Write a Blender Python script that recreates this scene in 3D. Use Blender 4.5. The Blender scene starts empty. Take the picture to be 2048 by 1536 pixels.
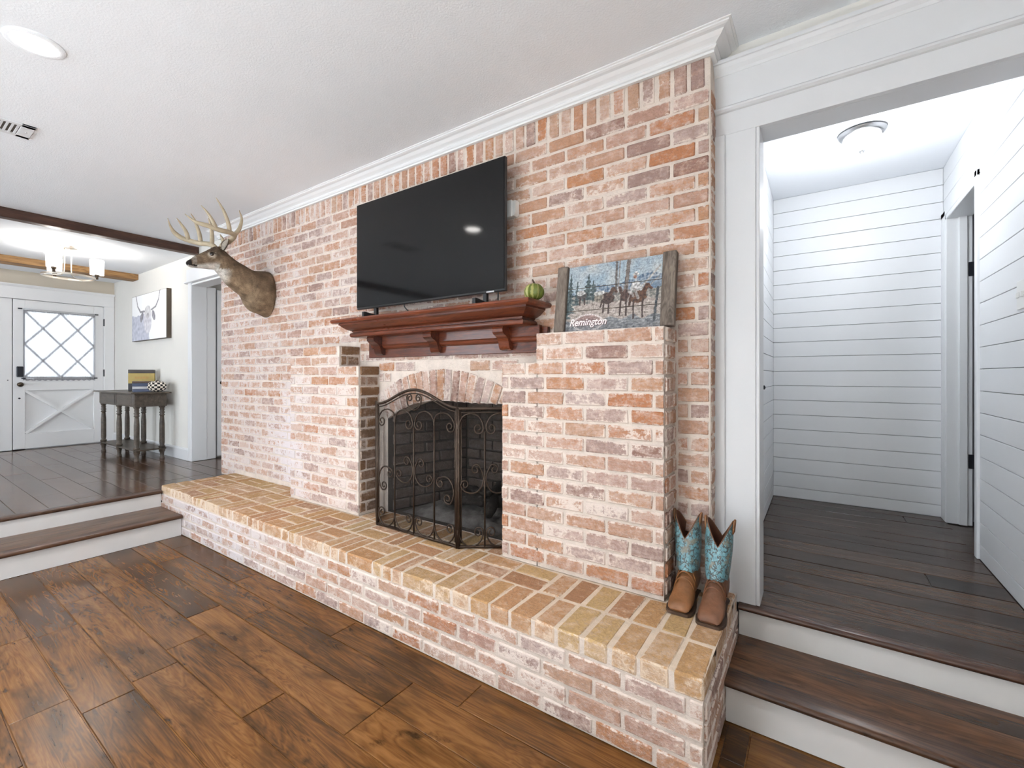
import bpy, bmesh, math, random
from mathutils import Vector, Matrix, noise as mnoise
R = random.Random(7)
scene = bpy.context.scene
col = scene.collection

# ------------------------------------------------------------------ camera, world, exposure
cam_d = bpy.data.cameras.new('camera'); cam = bpy.data.objects.new('camera', cam_d); col.objects.link(cam)
cam.location = (0, 0, 1.25); cam.rotation_euler = (math.radians(90), 0, math.radians(34.4))
cam_d.sensor_width = 36; cam_d.lens = 896 / 2048 * 36; cam_d.shift_y = -17 / 2048; cam_d.clip_start = .02
scene.camera = cam
w = bpy.data.worlds.new('daylight'); scene.world = w; w.use_nodes = True
bgn = w.node_tree.nodes['Background']; bgn.inputs[0].default_value = (.84, .92, 1.0, 1); bgn.inputs[1].default_value = 9.8
vs = scene.view_settings; vs.view_transform = 'Standard'; vs.look = 'None'; vs.gamma = 1; vs.use_curve_mapping = False
vs.exposure = 0.18
cy = scene.cycles; cy.max_bounces = 7; cy.diffuse_bounces = 5; cy.glossy_bounces = 3; cy.transmission_bounces = 4; cy.transparent_max_bounces = 8; cy.caustics_reflective = False; cy.caustics_refractive = False; cy.use_adaptive_sampling = True; cy.adaptive_threshold = .04
LAMP_W, HALL_W, CHAND_W = 11.0, 12.0, 12.0

# ------------------------------------------------------------------ key dimensions (metres)
ZC, ZE, ZH = 2.66, 2.60, 2.655          # ceilings: living room, entry, hall
ZF, ZT, ZTOP = .288, .160, .331         # raised floors, step tread, hearth top
YB, YP, YH = 2.013, 1.848, 1.434        # faces: brick wall, piers, hearth front
XL, XR = -4.84, -.374                   # ends of the brick wall
HXL, HXR = -4.545, -.281                # ends of the hearth
YW = 2.12                               # plaster wall plane
XE = -8.5                               # entry door wall
YBACK, XRIGHT = -3.6, 2.6

# ------------------------------------------------------------------ node helpers
def node(nt, typ, ins=None, **attrs):
    n = nt.nodes.new(typ)
    for k, v in attrs.items(): setattr(n, k, v)
    for k, v in (ins or {}).items():
        s = n.inputs[k]
        if isinstance(v, bpy.types.NodeSocket): nt.links.new(v, s)
        else: s.default_value = v
    return n
def c4(c): return (c[0], c[1], c[2], 1)
def mixc(nt, fac, a, b, blend='MIX'):
    n = nt.nodes.new('ShaderNodeMix'); n.data_type = 'RGBA'; n.blend_type = blend
    for i, v in ((0, fac), (6, a), (7, b)):
        if isinstance(v, bpy.types.NodeSocket): nt.links.new(v, n.inputs[i])
        else: n.inputs[i].default_value = v if i == 0 else c4(v)
    return n.outputs[2]
def math_(nt, op, a, b=0.0, c=None, clamp=False):
    n = nt.nodes.new('ShaderNodeMath'); n.operation = op; n.use_clamp = clamp
    for i, v in enumerate((a, b) if c is None else (a, b, c)):
        if isinstance(v, bpy.types.NodeSocket): nt.links.new(v, n.inputs[i])
        else: n.inputs[i].default_value = v
    return n.outputs[0]
def maprange(nt, v, a, b, c, d, smooth=False):
    n = node(nt, 'ShaderNodeMapRange', {0: v, 1: a, 2: b, 3: c, 4: d}); n.clamp = True
    if smooth: n.interpolation_type = 'SMOOTHSTEP'
    return n.outputs[0]
def ramp(nt, fac, stops, interp='LINEAR'):
    n = node(nt, 'ShaderNodeValToRGB', {0: fac}); cr = n.color_ramp; cr.interpolation = interp
    while len(cr.elements) < len(stops): cr.elements.new(.5)
    for e, (p, c) in zip(cr.elements, stops): e.position = p; e.color = c4(c)
    return n.outputs[0]
def tnoise(nt, vec, scale, detail=4, rough=.55):
    return node(nt, 'ShaderNodeTexNoise', {'Vector': vec, 'Scale': scale, 'Detail': detail, 'Roughness': rough}).outputs[0]
def new_mat(name, rough=.5, spec=.5, metal=0.0, color=(.8, .8, .8)):
    m = bpy.data.materials.new(name); m.use_nodes = True; nt = m.node_tree; b = nt.nodes['Principled BSDF']
    b.inputs['Base Color'].default_value = c4(color); b.inputs['Roughness'].default_value = rough
    b.inputs['Specular IOR Level'].default_value = spec; b.inputs['Metallic'].default_value = metal
    return m, nt, b
def bump(nt, b, h, strength=.3, dist=.01):
    n = node(nt, 'ShaderNodeBump', {'Height': h, 'Strength': strength, 'Distance': dist})
    nt.links.new(n.outputs[0], b.inputs['Normal'])
def pos(nt): return node(nt, 'ShaderNodeNewGeometry').outputs['Position']
def paint(name, color, rough=.5, var=.06, scale=9, bumps=0.0, bscale=200, spec=.4, metal=0.0):
    m, nt, b = new_mat(name, rough, spec, metal)
    p = pos(nt); f = tnoise(nt, p, scale, 2)
    dk = tuple(max(0, c * (1 - var * 2)) for c in color)
    nt.links.new(mixc(nt, f, color, dk), b.inputs['Base Color'])
    if bumps: bump(nt, b, tnoise(nt, p, bscale, 3, .6), bumps, .004)
    return m
def emis(name, color, strength):
    m = bpy.data.materials.new(name); m.use_nodes = True; nt = m.node_tree; b = nt.nodes['Principled BSDF']
    b.inputs['Base Color'].default_value = c4(color); b.inputs['Emission Color'].default_value = c4(color)
    b.inputs['Emission Strength'].default_value = strength; return m

def wood(name, light, mid, dark, axis=0, rough=.28, blotch=.5, grain=1.0, coat=0.0, scrape=.25, tone=.5):
    """streaked wood with the grain along world axis; every board takes its own tone and offset"""
    m, nt, b = new_mat(name, rough, .32)
    oi = node(nt, 'ShaderNodeObjectInfo').outputs['Random']
    rnd = node(nt, 'ShaderNodeTexWhiteNoise', {'W': oi}, noise_dimensions='1D').outputs['Color']
    off = node(nt, 'ShaderNodeVectorMath', {0: rnd, 1: (17, 17, 17)}, operation='MULTIPLY').outputs[0]
    p = node(nt, 'ShaderNodeVectorMath', {0: pos(nt), 1: off}, operation='ADD').outputs[0]
    sc = [9, 9, 9]; sc[axis] = .9
    g = node(nt, 'ShaderNodeMapping', {'Vector': p, 'Scale': tuple(s * grain for s in sc)}).outputs[0]
    n1 = tnoise(nt, g, 3.2, 5, .62)
    n1w = node(nt, 'ShaderNodeTexNoise', {'Vector': g, 'Scale': 1.1, 'Detail': 3, 'Distortion': 2.2}).outputs[0]
    ring = math_(nt, 'PINGPONG', math_(nt, 'MULTIPLY', n1w, 9.0), .5)
    sb = [4.5, 4.5, 4.5]; sb[axis] = 1.7
    gb = node(nt, 'ShaderNodeMapping', {'Vector': p, 'Scale': tuple(sb)}).outputs[0]
    n2 = tnoise(nt, gb, 1.6, 4, .5)
    v = math_(nt, 'ADD', math_(nt, 'MULTIPLY', n1, .75), math_(nt, 'MULTIPLY', ring, .35))
    v = math_(nt, 'ADD', v, math_(nt, 'MULTIPLY', math_(nt, 'SUBTRACT', oi, .5), tone * .5))
    fib = tnoise(nt, node(nt, 'ShaderNodeMapping', {'Vector': p, 'Scale': tuple((150 if k != axis else 5) * 1.0 for k in range(3))}).outputs[0], 1.0, 4, .6)
    v = math_(nt, 'ADD', v, math_(nt, 'MULTIPLY', math_(nt, 'SUBTRACT', fib, .5), .28))
    c = ramp(nt, v, [(.28, dark), (.52, mid), (.82, light)])
    bl = maprange(nt, n2, .48, .72, 0, blotch, True)
    c = mixc(nt, bl, c, tuple(d * .6 for d in dark))
    kn = tnoise(nt, gb, 3.4, 5, .65)
    c = mixc(nt, maprange(nt, kn, .60, .74, 0, blotch * 1.1, True), c, tuple(d * .35 for d in dark))
    nt.links.new(c, b.inputs['Base Color'])
    sr = [5, 5, 5]; sr[axis] = 1.8
    hs = tnoise(nt, node(nt, 'ShaderNodeMapping', {'Vector': p, 'Scale': tuple(sr)}).outputs[0], 2.0, 1)
    h = math_(nt, 'ADD', math_(nt, 'ADD', math_(nt, 'MULTIPLY', ring, .07), math_(nt, 'MULTIPLY', fib, .10)), math_(nt, 'MULTIPLY', hs, 1.2))
    bump(nt, b, h, scrape, .006)
    nt.links.new(maprange(nt, n2, .3, .7, rough * .95, rough * 1.12), b.inputs['Roughness'])
    if coat: b.inputs['Coat Weight'].default_value = coat; b.inputs['Coat Roughness'].default_value = .12
    return m

LIME = (.72, .625, .56)
def brick_mat(name, stops, wash, limecol=LIME, region=True, wmax=.85, soot=0.0, haze=.5, front=0.0, edge=1.0):
    """fired clay with its own tone per brick, a thin lime haze and thicker patches of wash; front: extra wash on upright faces"""
    m, nt, b = new_mat(name, .88, .2)
    geo = node(nt, 'ShaderNodeNewGeometry'); p = geo.outputs['Position']
    oi = node(nt, 'ShaderNodeObjectInfo').outputs['Random']
    r = math_(nt, 'FRACT', math_(nt, 'ADD', oi, math_(nt, 'MULTIPLY', geo.outputs['Random Per Island'], 7.31)))
    r2 = node(nt, 'ShaderNodeTexWhiteNoise', {'W': math_(nt, 'MULTIPLY', r, 91.7)}, noise_dimensions='1D').outputs['Value']
    base = ramp(nt, r, stops)
    fine = tnoise(nt, p, 85, 3, .72); mid = tnoise(nt, p, 26, 4, .7); big = tnoise(nt, p, 5.5, 1, .5)
    mc = stops[len(stops) // 2][1]
    base = mixc(nt, maprange(nt, fine, .38, .72, 0, .55), base, tuple(c * .42 for c in mc))
    base = mixc(nt, maprange(nt, mid, .5, .75, 0, .4), base, tuple(min(1, c * 1.35) for c in mc))
    reg = wash
    lc = limecol
    if region:
        sx = node(nt, 'ShaderNodeSeparateXYZ', {0: p})
        reg = math_(nt, 'ADD', maprange(nt, sx.outputs[0], -4.4, -.5, .085, -.06), wash)
        reg = math_(nt, 'ADD', reg, maprange(nt, sx.outputs[2], .5, 2.4, .06, -.07))
        # salts bloomed out of the brick low on the wall beside the fireplace
        d = node(nt, 'ShaderNodeVectorMath', {0: p, 1: (-3.5, 2.0, .72)}, operation='DISTANCE').outputs['Value']
        bloom = maprange(nt, d, .12, .62, .20, 0.0, True)
        d2 = node(nt, 'ShaderNodeVectorMath', {0: p, 1: (-3.55, 1.43, .15)}, operation='DISTANCE').outputs['Value']
        bloom = math_(nt, 'ADD', bloom, maprange(nt, d2, .2, .95, .12, 0.0, True))
        reg = math_(nt, 'ADD', reg, bloom)
        lc = mixc(nt, maprange(nt, bloom, 0, .2, 0, .8), mixc(nt, maprange(nt, sx.outputs[0], -3.4, -1.8, .75, 0), limecol, (.61, .555, .55)), (.68, .645, .675))
    if front:
        up = node(nt, 'ShaderNodeSeparateXYZ', {0: geo.outputs['True Normal']}).outputs[2]
        reg = math_(nt, 'ADD', reg, maprange(nt, up, .3, .8, front, 0.0))
    # weathering inside each brick: streaks along the bed, scabs and pits
    stv = node(nt, 'ShaderNodeMapping', {'Vector': p, 'Scale': (22, 22, 75)}).outputs[0]
    streak = tnoise(nt, stv, 1.0, 3, .7)
    hz = math_(nt, 'ADD', math_(nt, 'MULTIPLY', math_(nt, 'SUBTRACT', r2, .5), .75), math_(nt, 'MULTIPLY', math_(nt, 'SUBTRACT', mid, .5), 2.4))
    hz = math_(nt, 'ADD', hz, math_(nt, 'MULTIPLY', math_(nt, 'SUBTRACT', streak, .5), 1.9))
    hz = math_(nt, 'ADD', hz, math_(nt, 'ADD', math_(nt, 'MULTIPLY', reg, 2.0), math_(nt, 'MULTIPLY', math_(nt, 'SUBTRACT', fine, .5), 1.9)))
    hz = math_(nt, 'MULTIPLY', math_(nt, 'ADD', hz, .5, clamp=True), haze * 1.3)
    c = mixc(nt, math_(nt, 'MINIMUM', hz, .82), base, tuple(x * k for x, k in zip(limecol, (.86, .80, .80))))
    pit = tnoise(nt, p, 150, 2, .8)
    c = mixc(nt, maprange(nt, pit, .60, .74, 0, .55), c, tuple(x * .35 for x in mc))
    # lime and mortar smeared in over the arrises
    bl = node(nt, 'ShaderNodeVectorMath', {0: node(nt, 'ShaderNodeAttribute', attribute_name='bl').outputs['Vector']}, operation='ABSOLUTE').outputs[0]
    ed = node(nt, 'ShaderNodeSeparateXYZ', {0: node(nt, 'ShaderNodeVectorMath', {0: node(nt, 'ShaderNodeAttribute', attribute_name='hf').outputs['Vector'], 1: bl}, operation='SUBTRACT').outputs[0]})
    a_, b__, c_ = ed.outputs
    d_e = math_(nt, 'MAXIMUM', math_(nt, 'MINIMUM', a_, b__), math_(nt, 'MINIMUM', math_(nt, 'MAXIMUM', a_, b__), c_))
    v = math_(nt, 'ADD', math_(nt, 'MULTIPLY', mid, .55), math_(nt, 'MULTIPLY', big, .45))
    v = math_(nt, 'ADD', v, math_(nt, 'MULTIPLY', math_(nt, 'SUBTRACT', r2, .5), .12))
    v = math_(nt, 'ADD', v, math_(nt, 'ADD', math_(nt, 'MULTIPLY', math_(nt, 'SUBTRACT', fine, .5), .30), math_(nt, 'MULTIPLY', reg, .5)))
    v = math_(nt, 'ADD', v, maprange(nt, d_e, .0, .011, .20 * edge, 0.0))
    c = mixc(nt, maprange(nt, v, .57, .66, 0, wmax, True), c, lc)
    if soot:
        c = mixc(nt, maprange(nt, big, .3, .7, soot * .6, soot), c, (.012, .011, .010))
    nt.links.new(c, b.inputs['Base Color'])
    bump(nt, b, math_(nt, 'ADD', fine, math_(nt, 'MULTIPLY', mid, 1.5)), .6, .007)
    return m
def mortar_mat(name, color, dark=.75):
    m, nt, b = new_mat(name, .95, .1)
    p = pos(nt); n1 = tnoise(nt, p, 14, 5, .65); n2 = tnoise(nt, p, 130, 4, .7)
    c = mixc(nt, maprange(nt, n1, .4, .7, 0, .7), color, tuple(x * dark for x in color))
    nt.links.new(mixc(nt, maprange(nt, n2, .5, .8, 0, .35), c, tuple(x * .6 for x in color)), b.inputs['Base Color'])
    bump(nt, b, math_(nt, 'ADD', n2, math_(nt, 'MULTIPLY', n1, 2)), .6, .006)
    return m

STOPS = [(0, (.43, .215, .115)), (.14, (.41, .17, .085)), (.30, (.45, .285, .20)), (.46, (.42, .245, .175)), (.60, (.44, .235, .135)), (.74, (.40, .245, .20)), (.88, (.31, .225, .21)), (1, (.25, .135, .105))]
TOPS = [(0, (.47, .235, .115)), (.16, (.43, .185, .085)), (.32, (.50, .31, .19)), (.48, (.46, .27, .18)), (.62, (.48, .26, .135)), (.76, (.43, .26, .19)), (.88, (.33, .235, .21)), (1, (.27, .14, .10))]
TOPS = [(0, (.46, .28, .13)), (.25, (.43, .22, .105)), (.45, (.50, .34, .16)), (.65, (.41, .25, .125)), (.85, (.45, .23, .12)), (1, (.33, .17, .095))]
M = dict(
    brick=brick_mat('washed_brick', STOPS, .02),
    brick_hearth=brick_mat('hearth_face_brick', STOPS, .02),
    brick_top=brick_mat('hearth_top_brick', TOPS, -.16, (.70, .57, .44), region=False, wmax=.7, haze=.5, front=.26),
    brick_raw=brick_mat('unwashed_brick', [(0, (.16, .085, .045)), (.5, (.22, .12, .06)), (1, (.15, .10, .07))], -.08, (.50, .41, .35), region=False, wmax=.6, haze=.35),
    brick_fire=brick_mat('sooty_firebrick', [(0, (.22, .17, .145)), (1, (.16, .13, .115))], -.1, (.3, .27, .25), region=False, wmax=.4, soot=.25, haze=.4),
    mortar=mortar_mat('lime_mortar', (.70, .61, .54)),
    mortar_top=mortar_mat('hearth_mortar', (.70, .575, .455)),
    mortar_soot=mortar_mat('sooty_mortar', (.12, .105, .095)),
    ceiling=paint('ceiling_white', (.85, .875, .91), .9, .02, 3, .35, 120, .1),
    plaster=paint('plaster_beige', (.71, .69, .65), .85, .03, 4, .12, 60, .15),
    plaster_dark=paint('plaster_tan', (.62, .55, .455), .85, .03, 4, .12, 60, .15),
    white=paint('white_trim_paint', (.68, .685, .70), .35, .015, 5),
    white_hall=paint('white_shiplap_paint', (.80, .81, .825), .4, .012, 4),
    groove=paint('shiplap_groove', (.42, .43, .45), .7),
    white_door=paint('white_door_paint', (.82, .82, .825), .35, .015, 5),
    riser=paint('scuffed_white_riser', (.68, .66, .64), .45, .06, 6),
    floor=wood('living_room_plank', (.255, .118, .036), (.15, .062, .017), (.055, .025, .009), 0, .23, .78, scrape=.15, tone=.6),
    floor_entry=wood('entry_plank', (.17, .082, .038), (.10, .045, .021), (.045, .021, .011), 0, .20, .5, coat=.3),
    floor_hall=wood('hall_plank', (.135, .080, .050), (.068, .039, .026), (.026, .017, .014), 0, .24, .75),
    tread=wood('tread_wood', (.16, .075, .036), (.085, .040, .021), (.030, .016, .011), 0, .24, .8),
    tread_y=wood('entry_tread_wood', (.20, .105, .048), (.115, .055, .026), (.05, .025, .013), 1, .3, .5, coat=.2),
    nosing=wood('nosing_wood', (.12, .052, .027), (.065, .028, .016), (.03, .014, .01), 0, .25, .3, coat=.3),
    nosing_y=wood('entry_nosing_wood', (.12, .055, .028), (.065, .030, .016), (.03, .014, .01), 1, .28, .3, coat=.3),
    gap=paint('floor_gap', (.018, .010, .007), .9),
    beam_dark=wood('stained_beam', (.11, .050, .032), (.065, .030, .020), (.03, .015, .011), 1, .5, .4, scrape=.5),
    beam_light=wood('rustic_beam', (.52, .31, .13), (.34, .185, .075), (.13, .07, .035), 1, .6, .45, scrape=.5),
    mahog=wood('mahogany', (.22, .055, .020), (.120, .030, .013), (.045, .013, .008), 0, .28, .3, grain=1.4, coat=.35, scrape=.1),
    greywood=wood('weathered_post', (.27, .225, .185), (.17, .135, .11), (.07, .055, .045), 2, .75, .45, grain=1.6, scrape=.5),
    table=wood('grey_brown_table', (.135, .108, .082), (.085, .066, .050), (.045, .035, .028), 0, .38, .25, scrape=.1),
    black=paint('black_plastic', (.012, .012, .013), .35),
    iron=paint('bronzed_iron', (.075, .050, .036), .42, .3, 40, .2, 150, .5, .75),
    black_metal=paint('black_hardware', (.02, .022, .03), .4, .1, 30, 0, 100, .5, .4),
    bronze=paint('bronze_knob', (.09, .065, .045), .3, .2, 40, 0, 100, .5, .9),
    steel=paint('brushed_steel', (.55, .55, .56), .3, .05, 30, 0, 100, .5, 1.0),
    nickel=paint('brushed_nickel', (.66, .60, .52), .32, .05, 30, 0, 100, .5, 1.0),
    plate=paint('white_plastic', (.80, .80, .78), .35, .01),
    slot=paint('vent_shade', (.10, .085, .07), .9),
    lens=emis('lamp_lens', (1, .97, .93), 30),
    horn=paint('antler_horn', (.52, .43, .30), .55, .22, 26, .3, 90),
    eye=paint('glass_eye', (.012, .008, .006), .06, 0, 5, 0, 100, .8),
    ash=paint('wood_ash', (.30, .28, .265), .95, .4, 22, .9, 40),
    char=paint('charred_log', (.045, .038, .034), .9, .35, 18, .9, 45),
    leather=paint('tan_leather', (.30, .125, .045), .48, .36, 22, .35, 40),
    leather_dark=paint('brown_leather', (.235, .098, .046), .5, .38, 22, .35, 40),
    lining=paint('boot_lining', (.115, .045, .022), .6, .25, 20),
    sole=paint('boot_sole', (.085, .048, .03), .55, .2, 30),
    concrete=paint('outside_ground', (.45, .45, .42), .9),
)
def tv_glass():
    m, nt, b = new_mat('tv_screen', .07, .26, 0, (.006, .006, .0065)); return m
M['tv'] = tv_glass()
def mesh_screen():
    m = bpy.data.materials.new('spark_mesh'); m.use_nodes = True; nt = m.node_tree; b = nt.nodes['Principled BSDF']
    b.inputs['Base Color'].default_value = (.010, .009, .008, 1); b.inputs['Roughness'].default_value = .7; b.inputs['Specular IOR Level'].default_value = .1
    t = node(nt, 'ShaderNodeBsdfTransparent'); mx = node(nt, 'ShaderNodeMixShader', {0: .33, 1: t.outputs[0], 2: b.outputs[0]})
    nt.links.new(mx.outputs[0], nt.nodes['Material Output'].inputs[0]); return m
M['mesh'] = mesh_screen()
def sheer():
    m = bpy.data.materials.new('sheer_curtain'); m.use_nodes = True; nt = m.node_tree
    d = node(nt, 'ShaderNodeBsdfDiffuse', {0: (.80, .80, .84, 1)}); t = node(nt, 'ShaderNodeBsdfTranslucent', {0: (.17, .172, .182, 1)})
    tr = node(nt, 'ShaderNodeBsdfTransparent')
    a = node(nt, 'ShaderNodeMixShader', {0: .6, 1: d.outputs[0], 2: t.outputs[0]})
    mx = node(nt, 'ShaderNodeMixShader', {0: .07, 1: a.outputs[0], 2: tr.outputs[0]})
    nt.links.new(mx.outputs[0], nt.nodes['Material Output'].inputs[0]); return m
M['sheer'] = sheer()
def glass(name, color=(1, 1, 1), rough=0.0, frost=0.0):
    """thin pane: mostly clear, with a faint mirror at grazing angles"""
    m = bpy.data.materials.new(name); m.use_nodes = True; nt = m.node_tree
    t = node(nt, 'ShaderNodeBsdfTransparent', {0: c4(color)}); g = node(nt, 'ShaderNodeBsdfGlossy', {0: (1, 1, 1, 1), 1: rough})
    lw = node(nt, 'ShaderNodeFresnel', {0: 1.45})
    mx = node(nt, 'ShaderNodeMixShader', {0: lw.outputs[0], 1: t.outputs[0], 2: g.outputs[0]})
    out = mx.outputs[0]
    if frost:
        d = node(nt, 'ShaderNodeBsdfTranslucent', {0: (.95, .95, .95, 1)})
        out = node(nt, 'ShaderNodeMixShader', {0: frost, 1: out, 2: d.outputs[0]}).outputs[0]
    nt.links.new(out, nt.nodes['Material Output'].inputs[0]); return m
M['glass'] = glass('window_glass'); M['shade'] = glass('frosted_shade', (.97, .97, .97), .1, .55)
def vcol_mat(name, rough=.8, spec=.2, streak=None, bumps=0.0):
    m, nt, b = new_mat(name, rough, spec)
    a = node(nt, 'ShaderNodeVertexColor', layer_name='paint').outputs[0]
    if streak:
        p = node(nt, 'ShaderNodeMapping', {'Vector': pos(nt), 'Scale': streak}).outputs[0]
        n1 = tnoise(nt, p, 10, 5, .7)
        a = mixc(nt, maprange(nt, n1, .42, .75, 0, .55), a, (.02, .014, .009), 'MIX')
        if bumps: bump(nt, b, n1, bumps, .004)
    nt.links.new(a, b.inputs['Base Color']); return m
M['fur'] = vcol_mat('deer_fur', .85, .15, (14, 6, 14), .6)
M['print'] = vcol_mat('printed_board', .5, .3)
M['canvas'] = vcol_mat('printed_canvas', .8, .1)

# ------------------------------------------------------------------ mesh builder
def world_off(o):
    v = Vector((0, 0, 0))
    while o is not None: v += o.location; o = o.parent
    return v
class MB:
    def __init__(s): s.v = []; s.f = []
    def add(s, vs, fs):
        k = len(s.v); s.v += [tuple(v) for v in vs]; s.f += [tuple(i + k for i in f) for f in fs]; return s
    def box(s, x0, x1, y0, y1, z0, z1):
        return s.add([(x0, y0, z0), (x1, y0, z0), (x1, y1, z0), (x0, y1, z0), (x0, y0, z1), (x1, y0, z1), (x1, y1, z1), (x0, y1, z1)],
                     [(0, 3, 2, 1), (4, 5, 6, 7), (0, 1, 5, 4), (1, 2, 6, 5), (2, 3, 7, 6), (3, 0, 4, 7)])
    def cbox(s, x0, x1, y0, y1, z0, z1, c=.003):
        bm = bmesh.new(); bmesh.ops.create_cube(bm, size=1)
        for v in bm.verts: v.co = Vector(((x0 + x1) / 2 + v.co.x * (x1 - x0), (y0 + y1) / 2 + v.co.y * (y1 - y0), (z0 + z1) / 2 + v.co.z * (z1 - z0)))
        bmesh.ops.bevel(bm, geom=list(bm.edges), offset=c, segments=1, affect='EDGES')
        bm.verts.index_update(); s.add([v.co[:] for v in bm.verts], [[v.index for v in f.verts] for f in bm.faces]); bm.free(); return s
    def prism(s, poly, axis, a, b):
        """polygon in the two other axes (in x,y,z order), extruded along axis from a to b"""
        def P(u, v, t): return {0: (t, u, v), 1: (u, t, v), 2: (u, v, t)}[axis]
        n = len(poly); k = [P(u, v, a) for u, v in poly] + [P(u, v, b) for u, v in poly]
        return s.add(k, [tuple(range(n - 1, -1, -1)), tuple(range(n, 2 * n))] + [(i, (i + 1) % n, n + (i + 1) % n, n + i) for i in range(n)])
    def tube(s, pts, r, seg=8, caps=True):
        pts = [Vector(p) for p in pts]; n = len(pts)
        rs = r if isinstance(r, (list, tuple)) else [r] * n
        t0 = (pts[1] - pts[0]).normalized(); up = Vector((0, 0, 1)) if abs(t0.z) < .9 else Vector((1, 0, 0))
        u = t0.cross(up).normalized(); vs = []
        for i, p in enumerate(pts):
            t = (pts[min(i + 1, n - 1)] - pts[max(i - 1, 0)]).normalized()
            u = (u - t * u.dot(t)).normalized(); w_ = t.cross(u)
            for k in range(seg):
                a = 2 * math.pi * k / seg; vs.append(p + (u * math.cos(a) + w_ * math.sin(a)) * rs[i])
        fs = [(i * seg + k, i * seg + (k + 1) % seg, (i + 1) * seg + (k + 1) % seg, (i + 1) * seg + k) for i in range(n - 1) for k in range(seg)]
        if caps: fs += [tuple(range(seg - 1, -1, -1)), tuple(range((n - 1) * seg, n * seg))]
        return s.add(vs, fs)
    def lathe(s, prof, c, seg=20, axis=2, caps=True):
        vs = []
        for r, h in prof:
            for k in range(seg):
                a = 2 * math.pi * k / seg; q = (r * math.cos(a), r * math.sin(a))
                vs.append({2: (c[0] + q[0], c[1] + q[1], c[2] + h), 1: (c[0] + q[0], c[1] + h, c[2] + q[1]), 0: (c[0] + h, c[1] + q[0], c[2] + q[1])}[axis])
        n = len(prof); fs = [(i * seg + k, i * seg + (k + 1) % seg, (i + 1) * seg + (k + 1) % seg, (i + 1) * seg + k) for i in range(n - 1) for k in range(seg)]
        if caps: fs += [tuple(range(seg - 1, -1, -1)), tuple(range((n - 1) * seg, n * seg))]
        return s.add(vs, fs)
    def loft(s, rings, close=True, caps=True):
        n = len(rings[0]); vs = [p for r in rings for p in r]; m = n if close else n - 1
        fs = [(i * n + k, i * n + (k + 1) % n, (i + 1) * n + (k + 1) % n, (i + 1) * n + k) for i in range(len(rings) - 1) for k in range(m)]
        if caps and close: fs += [tuple(range(n - 1, -1, -1)), tuple(range((len(rings) - 1) * n, len(rings) * n))]
        return s.add(vs, fs)
    def mesh(s, name, smooth=False):
        me = bpy.data.meshes.new(name); me.from_pydata(s.v, [], s.f)
        bm = bmesh.new(); bm.from_mesh(me); bmesh.ops.recalc_face_normals(bm, faces=list(bm.faces)); bm.to_mesh(me); bm.free()
        if smooth:
            for p in me.polygons: p.use_smooth = True
        return me
    def build(s, name, mat, parent=None, smooth=False, local=False, autosmooth=None):
        if parent is not None and not local:
            o = world_off(parent); s.v = [(v[0] - o.x, v[1] - o.y, v[2] - o.z) for v in s.v]
        me = s.mesh(name, smooth or autosmooth is not None); me.materials.append(M[mat] if isinstance(mat, str) else mat)
        ob = bpy.data.objects.new(name, me); col.objects.link(ob); ob.parent = parent
        if autosmooth is not None: me.set_sharp_from_angle(angle=math.radians(autosmooth))
        return ob
def tag(o, label, cat, group=None, kind=None):
    o['label'] = label; o['category'] = cat
    if group: o['group'] = group
    if kind: o['kind'] = kind
    return o
def empty(name, loc, label, cat, group=None, kind=None, rz=0.0, rx=0.0):
    o = bpy.data.objects.new(name, None); col.objects.link(o); o.location = loc; o.rotation_euler = (rx, 0, rz); o.empty_display_size = .05
    return tag(o, label, cat, group, kind)
def struct(name, mb, mat, label, cat, smooth=False):
    return tag(mb.build(name, mat, None, smooth), label, cat, None, 'structure')
def copy_tree(o, parent=None):
    c = o.copy(); col.objects.link(c); c.parent = parent
    for ch in list(o.children): copy_tree(ch, c)
    return c
def catmull(pts, n):
    pts = [Vector(p) for p in pts]; P = [pts[0] * 2 - pts[1]] + pts + [pts[-1] * 2 - pts[-2]]; out = []
    for i in range(1, len(P) - 2):
        for k in range(n):
            t = k / n; a, b, c, d = P[i - 1], P[i], P[i + 1], P[i + 2]
            out.append(.5 * ((2 * b) + (c - a) * t + (2 * a - 5 * b + 4 * c - d) * t * t + (3 * b - a - 3 * c + d) * t ** 3))
    out.append(pts[-1]); return out

# ------------------------------------------------------------------ room shell
fl = struct('floor', MB().box(XE - .3, XRIGHT + .3, YBACK - .3, 4.5, -.10, -.004), 'floor', 'brown hand-scraped plank floor of the sunken living room', 'floor')
fe = struct('floor_entry', MB().box(XE - .1, -4.552, YBACK, 3.6, .10, ZF - .004), 'floor_entry', 'glossy dark plank floor of the raised entry', 'floor')
fh = struct('floor_hall', MB().box(-.42, 1.9, 2.13, 4.3, .10, ZF - .004), 'floor_hall', 'dark grey-brown plank floor of the shiplap hall', 'floor')
struct('ceiling', MB().box(-5.66, XRIGHT, YBACK, 2.14, ZC, ZC + .12), 'ceiling', 'textured white ceiling of the living room', 'ceiling')
struct('ceiling_entry', MB().box(XE - .1, -5.66, YBACK, 2.14, ZE, ZC + .12), 'ceiling', 'bright white ceiling over the entry', 'ceiling')
struct('ceiling_hall', MB().box(-.42, 1.9, 2.2, 4.3, ZH, ZC + .12), 'ceiling', 'white ceiling of the shiplap hall', 'ceiling')

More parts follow.
